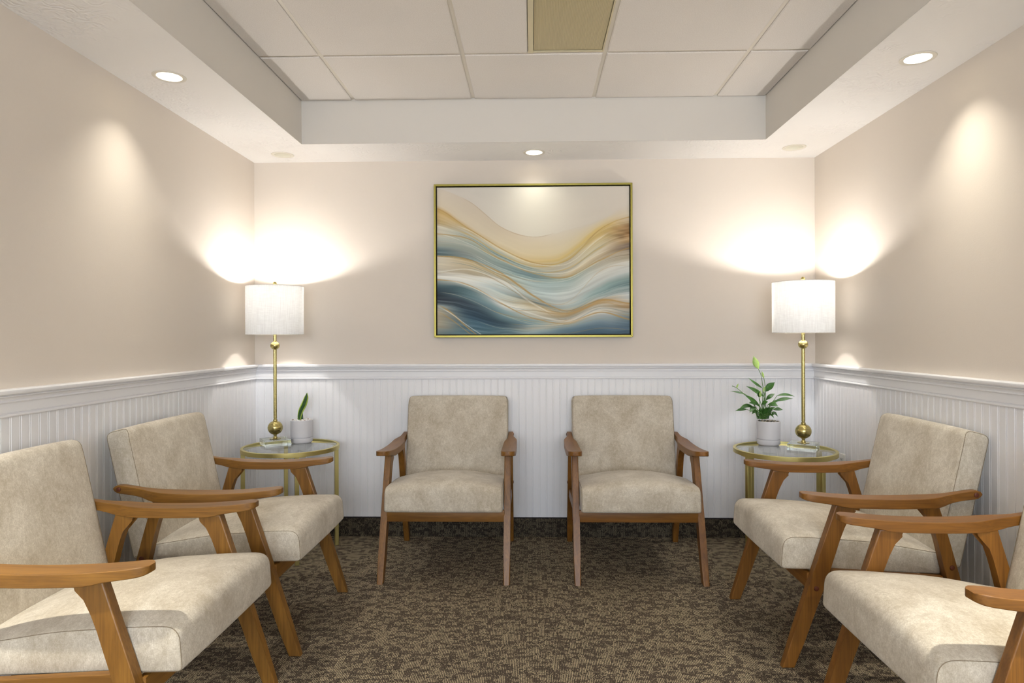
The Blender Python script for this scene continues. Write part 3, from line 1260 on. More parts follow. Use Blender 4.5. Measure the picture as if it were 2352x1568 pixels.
TL, TRT = (-1.260, 3.380), (1.262, 3.300)
tab = make_table()
tab.location = (*TL, 0)
tab.rotation_euler = (0, 0, R(27))
tag(tab, 'round glass topped gold side table in the left corner under a lamp and snake plant', 'side table', 'round glass side tables')
tab2 = copy_tree(tab)
tab2.location = (*TRT, 0)
tab2.rotation_euler = (0, 0, R(24))
tag(tab2, 'round glass topped gold side table in the right corner under a lamp and peace lily', 'side table', 'round glass side tables')


# ------------------------------------------------------------------ table lamps
def make_lamp():
    t = empty('table_lamp', (0, 0, 0))
    cb = 0.033
    b = box('crystal_base', -0.066, 0.066, -0.066, 0.066, 0.0004, cb, M['crystal'], t, 0.0015, 1)
    b.rotation_euler = (0, 0, R(34))
    lathe('base_flange', [(0.0, cb + 0.0002), (0.028, cb + 0.0002), (0.029, cb + 0.0012), (0.028, cb + 0.0024), (0.0, cb + 0.0024)], M['brass'], t, seg=36)
    lathe('base_collar', [(0.0, cb + 0.002), (0.010, cb + 0.002), (0.0112, cb + 0.006), (0.010, cb + 0.010), (0.0075, cb + 0.013), (0.0072, cb + 0.016),
                          (0.0095, cb + 0.020), (0.0095, cb + 0.024), (0.0, cb + 0.024)], M['brass'], t, seg=28)
    zc = cb + 0.058
    lathe('lower_ball', [(0.0385 * math.sin(math.pi * k / 20), zc - 0.0365 * math.cos(math.pi * k / 20)) for k in range(21)], M['brass'], t, seg=40)
    z1 = zc + 0.034
    lathe('pole_collar', [(0.0, z1), (0.010, z1), (0.0115, z1 + 0.004), (0.0105, z1 + 0.008), (0.0075, z1 + 0.012), (0.0072, z1 + 0.014), (0.0090, z1 + 0.016),
                          (0.0090, z1 + 0.021), (0.0, z1 + 0.021)], M['brass'], t, seg=28)
    z2, z3 = z1 + 0.020, 0.503
    lathe('pole', [(0.0, z2), (0.0088, z2), (0.0088, z3), (0.0, z3)], M['brass'], t, seg=28)
    lathe('upper_ball', [(0.0235 * math.sin(math.pi * k / 16), 0.5235 - 0.0225 * math.cos(math.pi * k / 16)) for k in range(17)], M['brass'], t, seg=32)
    lathe('neck', [(0.0, 0.544), (0.0085, 0.544), (0.0085, 0.702), (0.0, 0.702)], M['brass'], t, seg=24)
    lathe('socket', [(0.0, 0.700), (0.014, 0.700), (0.016, 0.706), (0.016, 0.738), (0.0, 0.738)], M['socket'], t, seg=24)
    bl = lathe('bulb', [(0.0, 0.7608), (0.0165, 0.7608), (0.0265, 0.769), (0.0295, 0.780), (0.028, 0.793), (0.020, 0.804), (0.010, 0.810), (0.0, 0.811)], M['bulb'], t, seg=24)
    lathe('bulb_base', [(0.0, 0.737), (0.012, 0.738), (0.0125, 0.744), (0.0135, 0.752), (0.0165, 0.7600), (0.0, 0.7606)], M['plate'], bl, seg=24)
    sh0, sh1, sr = 0.582, 0.834, 0.145
    lathe('shade', [(sr, sh0), (sr, sh1), (sr - 0.0018, sh1), (sr - 0.0018, sh0)], M['shade'], t, seg=72, closed=True)
    for zz in (sh0, sh1):
        pts = [((sr - 0.0009) * math.cos(2 * math.pi * k / 48), (sr - 0.0009) * math.sin(2 * math.pi * k / 48), zz) for k in range(48)]
        tube('shade_hoop', pts, 0.0014, M['board'], t.children[-1] if zz == sh0 else t.children[-1], 6, True)
    # harp and spider carrying the shade
    harp = []
    for k in range(25):
        a = math.pi * k / 24
        harp.append((0.040 * math.cos(a) * (1.0 if 0 < k < 24 else 0.4), 0.0, 0.704 + 0.120 * math.sin(a) ** 0.6))
    tube('harp', harp, 0.0014, M['brass'], t, 6)
    for k in range(3):
        a = 2 * math.pi * k / 3 + 0.4
        tube('spider_arm', [(0.0, 0.0, 0.826), ((sr - 0.002) * math.cos(a), (sr - 0.002) * math.sin(a), 0.832)], 0.0013, M['brass'], t, 6)
    lathe('finial', [(0.0, 0.824), (0.006, 0.824), (0.006, 0.832), (0.0045, 0.836), (0.0065, 0.839), (0.0095, 0.845), (0.0098, 0.850), (0.0085, 0.856),
                     (0.005, 0.860), (0.0, 0.861)], M['brass'], t, seg=24)
    return t


def lamp_light(t, name):
    l = bpy.data.lights.new(name, 'POINT')
    l.energy = P_LAMP
    l.color = C_LAMP
    l.shadow_soft_size = 0.020
    o = bpy.data.objects.new(name, l)
    COL.objects.link(o)
    o.location = (0, 0, 0.778)
    o.parent = t


TOPZ = TZ - 0.0012
lamp = make_lamp()
LAMP_L, LAMP_R = (-1.355, 3.412), (1.352, 3.292)
lamp2 = copy_tree(lamp)
lamp.location = (*LAMP_L, TOPZ)
lamp2.location = (*LAMP_R, TOPZ)
lamp2.rotation_euler = (0, 0, R(25))
tag(lamp, 'brass ball lamp with white drum shade in the left corner, beside the snake plant', 'table lamp', 'brass table lamps')
tag(lamp2, 'brass ball lamp with white drum shade in the right corner, beside the peace lily', 'table lamp', 'brass table lamps')
lamp_light(lamp, 'lamp_bulb_light')
lamp_light(lamp2, 'lamp_bulb_light')

# ------------------------------------------------------------------ potted plants
def pebbles(parent, rad, z, mat, n, seed):
    rnd = random.Random(seed)
    bm = bmesh.new()
    lay = bm.verts.layers.float.new('tint')
    for k in range(n):
        rr = rad * math.sqrt(rnd.random())
        a = rnd.random() * 6.283
        s = rnd.uniform(0.0032, 0.0052)
        m = Matrix.Translation((rr * math.cos(a), rr * math.sin(a), z + rnd.uniform(-0.002, 0.0025))) @ Matrix.Rotation(rnd.random() * 6, 4, 'Z') @ \
            Matrix.Diagonal((s * rnd.uniform(0.9, 1.4), s, s * rnd.uniform(0.55, 0.8), 1))
        res = bmesh.ops.create_icosphere(bm, subdivisions=1, radius=1.0, matrix=m)
        tv = rnd.random()
        for v in res['verts']:
            v[lay] = tv
    o = bm_obj('pebbles', bm, mat, parent, ang=60)
    o['kind'] = 'stuff'
    return o


def make_pot(parent):
    r = 0.0575
    lathe('pot', [(0.0, 0.031), (r - 0.001, 0.031), (r, 0.032), (r + 0.0005, 0.121), (r - 0.0005, 0.1225), (r - 0.0035, 0.1225), (r - 0.0045, 0.121), (r - 0.0045, 0.115), (0.0, 0.115)],
          M['pot'], parent, seg=56, ang=30)
    lathe('saucer', [(0.0, 0.0004), (r - 0.006, 0.0004), (r - 0.004, 0.004), (r - 0.0012, 0.0045), (r - 0.0004, 0.006), (r - 0.0004, 0.0275), (r - 0.0014, 0.0285), (r - 0.006, 0.0285), (r - 0.0062, 0.0312), (0.0, 0.0312)],
          M['pot'], parent, seg=56, ang=30)


def leaf(name, base, tip, width, droop, mat, parent, fold=0.25, side=None, curl=0.0, wpos=0.45, stalk=0.0, edge=False, n=12):
    """blade from base to tip; droop bends it; width widest at wpos"""
    base, tip = Vector(base), Vector(tip)
    d = tip - base
    L = d.length
    up = Vector((0, 0, 1))
    sd = d.cross(up)
    if side is not None:
        sd = Vector(side)
    if sd.length < 1e-4:
        sd = Vector((1, 0, 0))
    sd.normalize()
    nrm = sd.cross(d).normalized()
    if nrm.z < 0:
        nrm = -nrm
    V, E, Fc = [], [], []
    for i in range(n + 1):
        t = i / n
        p = base + d * t + Vector((0, 0, 1)) * droop * L * (4 * t * (1 - t))
        if t < stalk:
            w = 0.0016
        else:
            q = (t - stalk) / (1 - stalk)
            if q < wpos:
                w = width * math.sin(math.pi / 2 * (q / wpos)) ** 0.8
            else:
                w = width * math.cos(math.pi / 2 * ((q - wpos) / (1 - wpos))) ** 1.25
            w = max(w / 2, 0.0012 if q < 0.9 else 0.0002)
        s2 = sd + nrm * curl * math.sin(t * 5)
        for k, e in ((-1.0, 1.0), (-0.55, 0.35), (0.0, 0.0), (0.55, 0.35), (1.0, 1.0)):
            V.append(p + s2 * w * k + nrm * w * fold * abs(k))
            E.append(e)
    for i in range(n):
        for k in range(4):
            a = i * 5 + k
            Fc.append((a, a + 1, a + 6, a + 5))
    th = 0.0006
    m = len(V)
    V2 = V + [p - nrm * th for p in V]
    Fc2 = Fc + [tuple(reversed([q + m for q in f])) for f in Fc]
    for i in range(n):
        a, b = i * 5, i * 5 + 5
        Fc2.append((a, b, b + m, a + m))
        a, b = i * 5 + 4, i * 5 + 9
        Fc2.append((a, a + m, b + m, b))
    me = bpy.data.meshes.new(name)
    me.from_pydata([tuple(p) for p in V2], [], Fc2)
    me.polygons.foreach_set('use_smooth', [True] * len(me.polygons))
    if edge:
        at = me.attributes.new('edge', 'FLOAT', 'POINT')
        at.data.foreach_set('value', (E + E))
    me.materials.append(mat)
    o = bpy.data.objects.new(name, me)
    COL.objects.link(o)
    o.parent = parent
    return o


PL, PR = (-1.246, 3.500), (1.235, 3.445)
sp = empty('potted_snake_plant', (*PL, TOPZ), 0, 'small snake plant with one pointed leaf in a white pot on the left table', 'potted plant')
make_pot(sp)
pebbles(sp, 0.050, 0.1195, M['white_pebble'], 150, 3)
snake = [(-0.010, 0, 0.108), (-0.0125, 0, 0.135), (-0.004, 0, 0.170), (0.013, 0, 0.205), (0.025, 0, 0.240), (0.029, 0.002, 0.268)]
cv = catmull(snake, 4)
V, E, Fc = [], [], []
wt = [0.010, 0.016, 0.022, 0.0245, 0.0185, 0.0006]
for i, p in enumerate(cv):
    w = float(np.interp(i / (len(cv) - 1), [0, .2, .4, .6, .82, 1], wt)) * 0.60
    dirv = (cv[min(i + 1, len(cv) - 1)] - cv[max(i - 1, 0)]).normalized()
    sd = Vector((dirv.z, 0.12, -dirv.x)).normalized()
    for k, e in ((-1, 1), (-0.68, 0.8), (-0.5, 0.25), (0, 0), (0.5, 0.25), (0.68, 0.8), (1, 1)):
        V.append(p + sd * w * k + Vector((0, -1, 0)) * (0.004 * (k * k - 1) * -1) * min(1, w / 0.006))
        E.append(e)
m7 = len(V)
V += [p + Vector((0, 0.0022, 0)) for p in V]
E += E
n7 = len(cv)
for i in range(n7 - 1):
    for k in range(6):
        a = i * 7 + k
        Fc.append((a, a + 1, a + 8, a + 7))
        Fc.append((a + m7, a + 7 + m7, a + 8 + m7, a + 1 + m7))
    Fc.append((i * 7, i * 7 + 7, i * 7 + 7 + m7, i * 7 + m7))
    Fc.append((i * 7 + 6, i * 7 + 6 + m7, i * 7 + 13 + m7, i * 7 + 13))
sl = mesh_obj('leaf', V, Fc, M['snake'], sp, ang=80)
at = sl.data.attributes.new('edge', 'FLOAT', 'POINT')
at.data.foreach_set('value', E)
# cut-off stub behind the leaf
V, E, Fc = [], [], []
for i, (cx, cz, w) in enumerate([(-0.002, 0.108, 0.007), (-0.006, 0.150, 0.0075), (-0.0085, 0.180, 0.008), (-0.0055, 0.191, 0.0075)]):
    for k, e in ((-1, 1), (0, 0), (1, 0.3)):
        V.append((cx + k * w, 0.012 - 0.003 * (1 - abs(k)), cz + (0.003 * k if i == 3 else 0)))
        E.append(e)
m3 = len(V)
V += [(a, b + 0.004, c) for a, b, c in V]
E += E
for i in range(3):
    for k in range(2):
        a = i * 3 + k
        Fc += [(a, a + 1, a + 4, a + 3), (a + m3, a + 3 + m3, a + 4 + m3, a + 1 + m3)]
    Fc += [(i * 3, i * 3 + 3, i * 3 + 3 + m3, i * 3 + m3), (i * 3 + 2, i * 3 + 2 + m3, i * 3 + 5 + m3, i * 3 + 5)]
Fc += [(9, 10, 10 + m3, 9 + m3), (10, 11, 11 + m3, 10 + m3)]
st = mesh_obj('leaf_stub', V, Fc, M['snake'], sp, ang=60)
at = st.data.attributes.new('edge', 'FLOAT', 'POINT')
at.data.foreach_set('value', E)

pp = empty('potted_peace_lily', (*PR, TOPZ), 0, 'leafy peace lily with pale green spathes in a white pot on the right table', 'potted plant')
make_pot(pp)
pebbles(pp, 0.050, 0.1195, M['mixed_pebble'], 150, 5)
# photo pixel -> plant-local x,z  (scale about 429 px per metre at the plant)
SPX = F / PR[1]
PCX = 1222 + PR[0] * SPX


def pix(px, py, y=0.0):
    # crop coordinates of the studied close-up -> local metres
    gx, gy = 1660 + px / 6.818, 800 + py / 6.818
    return ((gx - PCX) / SPX, y, CAM_H - (gy - 771.5) / SPX - TOPZ)


# (base px,py) (tip px,py) depth at tip, width, droop
LV = [
    ((600, 740), (315, 575), -0.02, 0.026, 0.03), ((590, 610), (375, 450), 0.01, 0.016, -0.03), ((625, 665), (768, 520), -0.01, 0.034, 0.06),
    ((540, 900), (270, 700), -0.03, 0.026, 0.03), ((340, 715), (100, 662), 0.01, 0.011, 0.04), ((500, 860), (325, 830), -0.05, 0.024, 0.07),
    ((440, 905), (190, 940), -0.03, 0.024, 0.16), ((345, 940), (165, 968), 0.00, 0.017, 0.05), ((450, 900), (330, 970), -0.06, 0.026, 0.10),
    ((650, 800), (800, 705), 0.02, 0.022, 0.07), ((805, 730), (1070, 740), -0.01, 0.017, 0.09), ((760, 815), (1020, 765), -0.03, 0.021, 0.05),
    ((720, 870), (895, 810), 0.03, 0.014, 0.08), ((640, 860), (765, 880), -0.06, 0.034, 0.12), ((740, 940), (868, 940), -0.03, 0.023, 0.06),
    ((690, 980), (770, 1040), -0.05, 0.016, 0.20), ((470, 1000), (375, 1000), -0.05, 0.016, 0.25), ((520, 1050), (465, 1080), -0.05, 0.014, 0.25),
    ((700, 1020), (755, 970), -0.04, 0.018, 0.0), ((560, 860), (640, 815), -0.03, 0.026, 0.10), ((520, 750), (515, 650), -0.03, 0.020, 0.0),
    ((640, 1000), (720, 920), 0.03, 0.020, 0.05), ((500, 1000), (440, 930), 0.03, 0.020, 0.05), ((600, 980), (690, 905), -0.04, 0.018, 0.04),
    ((560, 1000), (500, 920), -0.04, 0.018, 0.04), ((600, 1020), (560, 930), 0.0, 0.018, 0.02), ((650, 1020), (700, 1060), -0.06, 0.014, 0.25),
    ((580, 1020), (620, 900), -0.03, 0.020, 0.02), ((540, 990), (470, 985), -0.06, 0.018, 0.10), ((660, 960), (760, 905), -0.02, 0.016, 0.05),
]
rnd = random.Random(11)
for (b0, t0, dy, w, dr) in LV:
    yb = dy * 0.45
    tilt = rnd.uniform(-0.35, 0.35)
    bx_, tx_ = Vector(pix(b0[0], b0[1], yb)), Vector(pix(t0[0], t0[1], dy))
    dv = (tx_ - bx_).normalized()
    # the blade faces partly up, partly towards the room
    nrm = Vector((tilt * 0.3, -0.75, 0.65))
    sdv = dv.cross(nrm)
    leaf('leaf', bx_, tx_, w, dr, M['leaf'], pp, 0.22, sdv, 0.08)
for k in range(20):
    bx0 = rnd.uniform(530, 670)
    tx0 = bx0 + (bx0 - 600) * rnd.uniform(0.3, 1.4) + rnd.uniform(-30, 30)
    yy0 = rnd.uniform(-0.03, 0.015)
    leaf('leaf', pix(bx0, 1086, yy0 * 0.5), pix(tx0, rnd.uniform(900, 1010), yy0), rnd.uniform(0.010, 0.017), 0.02, M['leaf'], pp, 0.3,
         (1.0, rnd.uniform(-0.5, 0.5), rnd.uniform(-0.2, 0.2)), 0.05, 0.6, 0.35)
# stalks from the soil up to the blades
root = (590, 1085)
for (b0, t0, dy, w, dr) in LV:
    x0 = root[0] + (b0[0] - root[0]) * 0.28 + rnd.uniform(-14, 14)
    p0 = Vector(pix(max(500, min(680, x0)), 1088, dy * 0.2))
    p1 = Vector(pix(b0[0], b0[1], dy * 0.45))
    pm = (p0 + p1) / 2 + Vector(((p0.x - p1.x) * 0.25, 0, 0.006))
    tube('stem', [p0, (p0 + pm) / 2 + Vector((0, 0, 0.002)), pm, (pm + p1) / 2, p1], [0.0017, 0.0016, 0.0015, 0.0014, 0.0013], M['stem'], pp, 6)
for pts in ([(620, 1085), (612, 760), (580, 560), (555, 410), (515, 312)], [(630, 1085), (625, 700), (615, 560), (600, 455)],
            [(560, 1085), (450, 860), (280, 690), (180, 605), (118, 578)], [(590, 1085), (600, 800), (592, 660)], [(540, 1085), (530, 860), (524, 745)]):
    cv = catmull([pix(a, b, -0.01) for a, b in pts], 5)
    tube('stem', cv, 0.0014, M['stem'], pp, 6)
leaf('spathe', pix(515, 312, -0.012), pix(428, 108, -0.02), 0.034, 0.02, M['spathe'], pp, 0.3, (1, 0.1, 0.35), 0.0, 0.4)
leaf('spathe', pix(600, 455, -0.01), pix(562, 345, -0.015), 0.013, 0.0, M['spathe'], pp, 0.3, (1, 0.1, 0.3), 0.0, 0.4)
leaf('spathe', pix(180, 608, -0.01), pix(203, 535, -0.015), 0.010, 0.0, M['spathe'], pp, 0.3, (1, 0.1, -0.3), 0.0, 0.4)
leaf('spathe', pix(592, 665, -0.012), pix(612, 575, -0.02), 0.013, 0.0, M['spathe'], pp, 0.3, (1, 0.1, -0.2), 0.0, 0.4)
leaf('spathe', pix(524, 745, -0.03), pix(522, 640, -0.035), 0.014, 0.0, M['spathe'], pp, 0.3, (1, 0.1, 0), 0.0, 0.4)
lathe('bud', [(0.0, -0.0030), (0.0022, -0.0012), (0.0022, 0.0012), (0.0, 0.0030)], M['stem'], pp, pix(118, 578, -0.01), 10)

# ------------------------------------------------------------------ painting
PX0, PX1, PZ_0, PZ_1 = -0.543, 0.556, 1.112, 1.962
pic = empty('framed_painting', ((PX0 + PX1) / 2, YB, PZ_0), 0,
            'large abstract painting of teal, white and gold waves in a thin gold frame', 'painting')
pw, ph = (PX1 - PX0) / 2, (PZ_1 - PZ_0)
DEP, FW = 0.042, 0.0115
for name, pts in (('frame_side', [(-pw, 0), (pw, 0), (pw - FW, FW), (-pw + FW, FW)]), ('frame_side', [(-pw, ph), (pw, ph), (pw - FW, ph - FW), (-pw + FW, ph - FW)]),
                  ('frame_side', [(-pw, 0), (-pw, ph), (-pw + FW, ph - FW), (-pw + FW, FW)]), ('frame_side', [(pw, 0), (pw, ph), (pw - FW, ph - FW), (pw - FW, FW)])):
    V = [(a, -DEP, b) for a, b in pts] + [(a, -0.002, b) for a, b in pts]
    bm = bmesh.new()
    q = [bm.verts.new(p) for p in V]
    for f in ((0, 1, 2, 3), (4, 5, 6, 7), (0, 1, 5, 4), (1, 2, 6, 5), (2, 3, 7, 6), (3, 0, 4, 7)):
        bm.faces.new([q[i] for i in f])
    bmesh.ops.bevel(bm, geom=bm.edges[:], offset=0.0009, segments=1, affect='EDGES')
    bm_obj(name, bm, M['framegold'], pic, ang=30)
box('backing', -pw + FW, pw - FW, -0.008, -0.003, FW, ph - FW, M['dark'], pic)

GAP = 0.006
cx0, cx1, cz0, cz1 = -pw + FW + GAP, pw - FW - GAP, FW + GAP, ph - FW - GAP
KX = np.array([105, 400, 700, 1000, 1300, 1600, 1868.0])
CURVES = [
    ([125, 125, 125, 125, 125, 125, 125], [(212, 204, 198), (210, 203, 198), (212, 206, 200), (216, 211, 203), (214, 207, 199), (211, 202, 194), (208, 198, 190)]),
    ([130, 252, 492, 583, 515, 420, 290], [(212, 202, 195), (211, 203, 197), (216, 209, 200), (222, 215, 203), (217, 208, 197), (212, 202, 192), (209, 198, 189)]),
    ([136, 258, 498, 590, 523, 428, 300], [(212, 199, 187), (209, 195, 180), (210, 194, 172), (216, 202, 182), (215, 204, 190), (211, 200, 188), (208, 196, 186)]),
    ([285, 470, 640, 745, 690, 468, 375], [(214, 200, 180), (216, 202, 180), (220, 205, 178), (222, 204, 166), (221, 204, 168), (217, 198, 158), (208, 194, 176)]),
    ([318, 505, 690, 805, 745, 500, 440], [(206, 170, 104), (208, 180, 126), (214, 194, 150), (218, 192, 132), (217, 190, 122), (216, 188, 116), (196, 172, 140)]),
    ([430, 545, 728, 848, 805, 570, 480], [(196, 168, 116), (196, 192, 176), (186, 190, 178), (200, 184, 146), (190, 182, 162), (206, 176, 112), (148, 112, 72)]),
    ([480, 585, 760, 880, 870, 650, 545], [(208, 200, 184), (176, 186, 178), (156, 174, 170), (172, 180, 170), (196, 190, 172), (204, 190, 152), (156, 116, 70)]),
    ([560, 640, 800, 905, 905, 715, 610], [(204, 198, 182), (166, 180, 174), (146, 166, 164), (150, 170, 168), (206, 200, 182), (214, 204, 184), (178, 146, 104)]),
    ([655, 700, 845, 930, 938, 768, 665], [(150, 166, 166), (158, 166, 160), (142, 162, 162), (124, 150, 156), (196, 178, 138), (196, 176, 142), (118, 98, 84)]),
    ([700, 745, 885, 965, 960, 812, 720], [(88, 112, 124), (142, 152, 150), (150, 172, 172), (142, 168, 172), (150, 176, 176), (184, 178, 160), (168, 152, 130)]),
    ([748, 778, 915, 1000, 995, 850, 782], [(112, 134, 140), (122, 142, 146), (168, 190, 190), (172, 194, 196), (172, 192, 192), (198, 196, 184), (192, 182, 160)]),
    ([758, 800, 938, 1050, 1050, 905, 832], [(216, 208, 194), (206, 190, 154), (186, 178, 148), (184, 202, 204), (190, 204, 204), (208, 208, 204), (212, 210, 204)]),
    ([860, 885, 968, 1100, 1115, 985, 905], [(208, 198, 178), (198, 184, 158), (206, 202, 188), (190, 206, 208), (202, 210, 212), (202, 208, 208), (206, 210, 210)]),
    ([915, 925, 995, 1145, 1175, 1040, 955], [(214, 210, 204), (224, 222, 216), (226, 226, 224), (176, 190, 188), (198, 206, 206), (150, 176, 178), (136, 160, 162)]),
    ([955, 985, 1075, 1178, 1225, 1100, 1010], [(228, 228, 226), (226, 228, 228), (176, 196, 200), (116, 126, 126), (172, 188, 190), (136, 164, 168), (110, 140, 146)]),
    ([985, 1020, 1150, 1205, 1262, 1145, 1080], [(132, 150, 154), (188, 194, 192), (196, 202, 196), (196, 178, 140), (190, 176, 146), (188, 194, 190), (192, 200, 202)]),
    ([1030, 1052, 1205, 1255, 1285, 1172, 1140], [(66, 92, 104), (88, 118, 128), (220, 222, 220), (206, 200, 182), (186, 152, 100), (190, 152, 98), (206, 208, 208)]),
    ([1085, 1120, 1240, 1310, 1325, 1205, 1195], [(46, 62, 76), (106, 138, 150), (134, 162, 172), (190, 190, 178), (164, 160, 146), (186, 178, 160), (182, 150, 108)]),
    ([1150, 1195, 1290, 1340, 1352, 1250, 1260], [(48, 58, 72), (48, 66, 82), (108, 140, 152), (140, 168, 176), (214, 212, 206), (216, 216, 212), (168, 162, 150)]),
    ([1195, 1250, 1345, 1378, 1372, 1280, 1320], [(150, 166, 172), (56, 82, 102), (62, 88, 104), (150, 174, 182), (192, 174, 134), (186, 190, 190), (120, 142, 154)]),
    ([1255, 1320, 1390, 1405, 1395, 1325, 1370], [(176, 164, 142), (66, 98, 120), (72, 100, 118), (176, 176, 164), (146, 166, 176), (148, 166, 176), (92, 118, 138)]),
    ([1370, 1400, 1425, 1435, 1430, 1390, 1415], [(176, 168, 150), (82, 116, 136), (88, 120, 136), (158, 180, 188), (98, 128, 148), (94, 122, 144), (80, 106, 130)]),
    ([1472, 1472, 1472, 1472, 1472, 1472, 1472], [(98, 128, 144), (92, 126, 142), (98, 130, 146), (112, 142, 158), (78, 108, 132), (70, 100, 126), (68, 96, 122)]),
]
GWN, GHN = 440, 336
rs = np.random.RandomState(4)


def noise1(n, pts):
    return np.interp(np.linspace(0, pts - 1, n), np.arange(pts), rs.rand(pts) - 0.5)


def noise2(h, w, ph_, pw_):
    g = rs.rand(ph_ + 1, pw_ + 1) - 0.5
    yy = np.linspace(0, ph_ - 1e-6, h)
    xx = np.linspace(0, pw_ - 1e-6, w)
    y0, x0 = yy.astype(int), xx.astype(int)
    fy, fx_ = (yy - y0)[:, None], (xx - x0)[None, :]
    fy, fx_ = fy * fy * (3 - 2 * fy), fx_ * fx_ * (3 - 2 * fx_)
    return (g[y0][:, x0] * (1 - fy) * (1 - fx_) + g[y0 + 1][:, x0] * fy * (1 - fx_) + g[y0][:, x0 + 1] * (1 - fy) * fx_ + g[y0 + 1][:, x0 + 1] * fy * fx_)


def catx(vals, xq):
    """smooth interpolation of values at KX"""
    vals = np.asarray(vals, float)
    idx = np.clip(np.searchsorted(KX, xq) - 1, 0, len(KX) - 2)
    t = (xq - KX[idx]) / (KX[idx + 1] - KX[idx])
    p1, p2 = vals[idx], vals[idx + 1]
    p0 = vals[np.maximum(idx - 1, 0)]
    p3 = vals[np.minimum(idx + 2, len(KX) - 1)]
    return 0.5 * (2 * p1 + (p2 - p0) * t + (2 * p0 - 5 * p1 + 4 * p2 - p3) * t ** 2 + (3 * p1 - p0 - 3 * p2 + p3) * t ** 3)


def make_painting():
    xs = np.linspace(105, 1868, GWN)
    ys = np.linspace(125, 1471, GHN)
    N = len(CURVES)
    Yc = np.stack([catx(c[0], xs) for c in CURVES])
    Yc = np.maximum.accumulate(Yc + np.arange(N)[:, None] * 0.5, axis=0)
    Cc = np.stack([np.stack([catx([q[ch] for q in c[1]], xs) for ch in range(3)], -1) for c in CURVES])
    warp = noise2(GHN, GWN, 9, 11) * 22 + noise2(GHN, GWN, 26, 14) * 9
    img = np.zeros((GHN, GWN, 3))
    P = np.zeros((GHN, GWN))
    for i in range(GWN):
        yq = ys + warp[:, i] * np.clip((ys - 300) / 200, 0.15, 1)
        P[:, i] = np.interp(yq, Yc[:, i], np.arange(N))
    # brush streaks run along the bands
    lut = [noise1(4000, 230) for _ in range(6)]
    xi = np.linspace(0, 5 - 1e-6, GWN)
    streak = np.zeros((GHN, GWN))
    for k, (fr, am) in enumerate(((1.0, 1.0), (2.7, 0.7))):
        pi = np.clip(P / (N - 1) * 3999 / 2.7 * fr, 0, 3999)
        a0 = xi.astype(int)
        f = (xi - a0)[None, :]
        f = f * f * (3 - 2 * f)
        st_ = np.zeros((GHN, GWN))
        for c in range(6):
            v = np.interp(pi.ravel(), np.arange(4000), lut[c]).reshape(pi.shape)
            w = np.where(a0[None, :] == c, 1 - f, 0) + np.where(a0[None, :] + 1 == c, f, 0)
            st_ += v * w
        streak += st_ * am
    Pj = np.clip(P + streak * 0.55 * np.clip((P - 2.5) / 3, 0, 1), 0, N - 1)
    i0 = np.clip(Pj.astype(int), 0, N - 2)
    ft = (Pj - i0)[..., None]
    ii = np.arange(GWN)[None, :].repeat(GHN, 0)
    img = Cc[i0, ii] * (1 - ft) + Cc[i0 + 1, ii] * ft
    amp = np.clip((P - 2.5) / 3, 0.08, 1)[..., None]
    img = img + (streak * 26)[..., None] * amp
    gold = np.array([186, 146, 84.0])
    white = np.array([236, 236, 234.0])

    def stroke(keys, col, width, a, x0=0.0, x1=1.0):
        yl = catx(keys, xs) + noise1(GWN, 12) * 8
        fx_ = (xs - 105) / 1763
        fade = np.clip((fx_ - x0) / 0.05, 0, 1) * np.clip((x1 - fx_) / 0.05, 0, 1) if (x0 > 0 or x1 < 1) else np.ones(GWN)
        wd = width * (0.6 + 1.0 * (noise1(GWN, 16) + 0.5))
        d = np.abs(ys[:, None] - yl[None, :])
        slope = np.abs(np.gradient(yl, xs))
        d = d / np.sqrt(1 + slope[None, :] ** 2)
        m = np.clip(1 - (d - wd[None, :] * 0.4) / np.maximum(wd[None, :], 2.5), 0, 1) * fade[None, :] * a
        img[:] = img * (1 - m[..., None]) + col * m[..., None]

    stroke([130, 252, 492, 583, 515, 420, 290], np.array([178, 146, 108.0]), 3, 0.55, 0.12, 0.62)
    stroke([318, 505, 690, 820, 800, 520, 410], gold, 4, 0.8)
    stroke([470, 560, 745, 850, 790, 540, 380], np.array([204, 172, 96.0]), 4, 0.7, 0.1, 0.95)
    stroke([430, 520, 705, 830, 830, 600, 470], white, 3, 0.6, 0.1, 0.9)
    stroke([560, 640, 790, 905, 870, 690, 560], np.array([204, 170, 96.0]), 4, 0.6, 0.2, 0.9)
    stroke([550, 600, 790, 915, 950, 800, 690], gold, 4, 0.75, 0.0, 1.0)
    stroke([545, 640, 800, 900, 905, 740, 640], white, 3, 0.55, 0.0, 0.9)
    stroke([752, 790, 915, 1130, 1262, 1162, 1195], gold, 6, 0.85)
    stroke([745, 800, 960, 1190, 1290, 1190, 1230], gold, 3, 0.5, 0.2, 1)
    stroke([905, 885, 1005, 1210, 1345, 1260, 1300], np.array([176, 158, 124.0]), 3, 0.7)
    stroke([900, 880, 985, 1200, 1320, 1250, 1290], white, 6, 0.55, 0.0, 0.6)
    stroke([965, 1020, 1190, 1330, 1370, 1275, 1340], gold, 5, 0.8)
    stroke([960, 1030, 1180, 1290, 1350, 1262, 1320], white, 6, 0.6, 0.05, 0.9)
    stroke([1080, 1150, 1290, 1385, 1400, 1330, 1360], np.array([200, 196, 176.0]), 2.5, 0.5, 0.0, 0.6)
    stroke([1195, 1420, 1640, 1800, 1900, 1900, 1900], gold, 5, 0.9, 0.0, 0.3)
    stroke([1220, 1400, 1600, 1800, 1900, 1900, 1900], white, 4, 0.7, 0.0, 0.3)
    stroke([1270, 1460, 1700, 1800, 1900, 1900, 1900], gold, 4, 0.7, 0.0, 0.3)
    stroke([880, 980, 1090, 1170, 1180, 900, 840], np.array([190, 160, 110.0]), 2.5, 0.45, 0.35, 1.0)
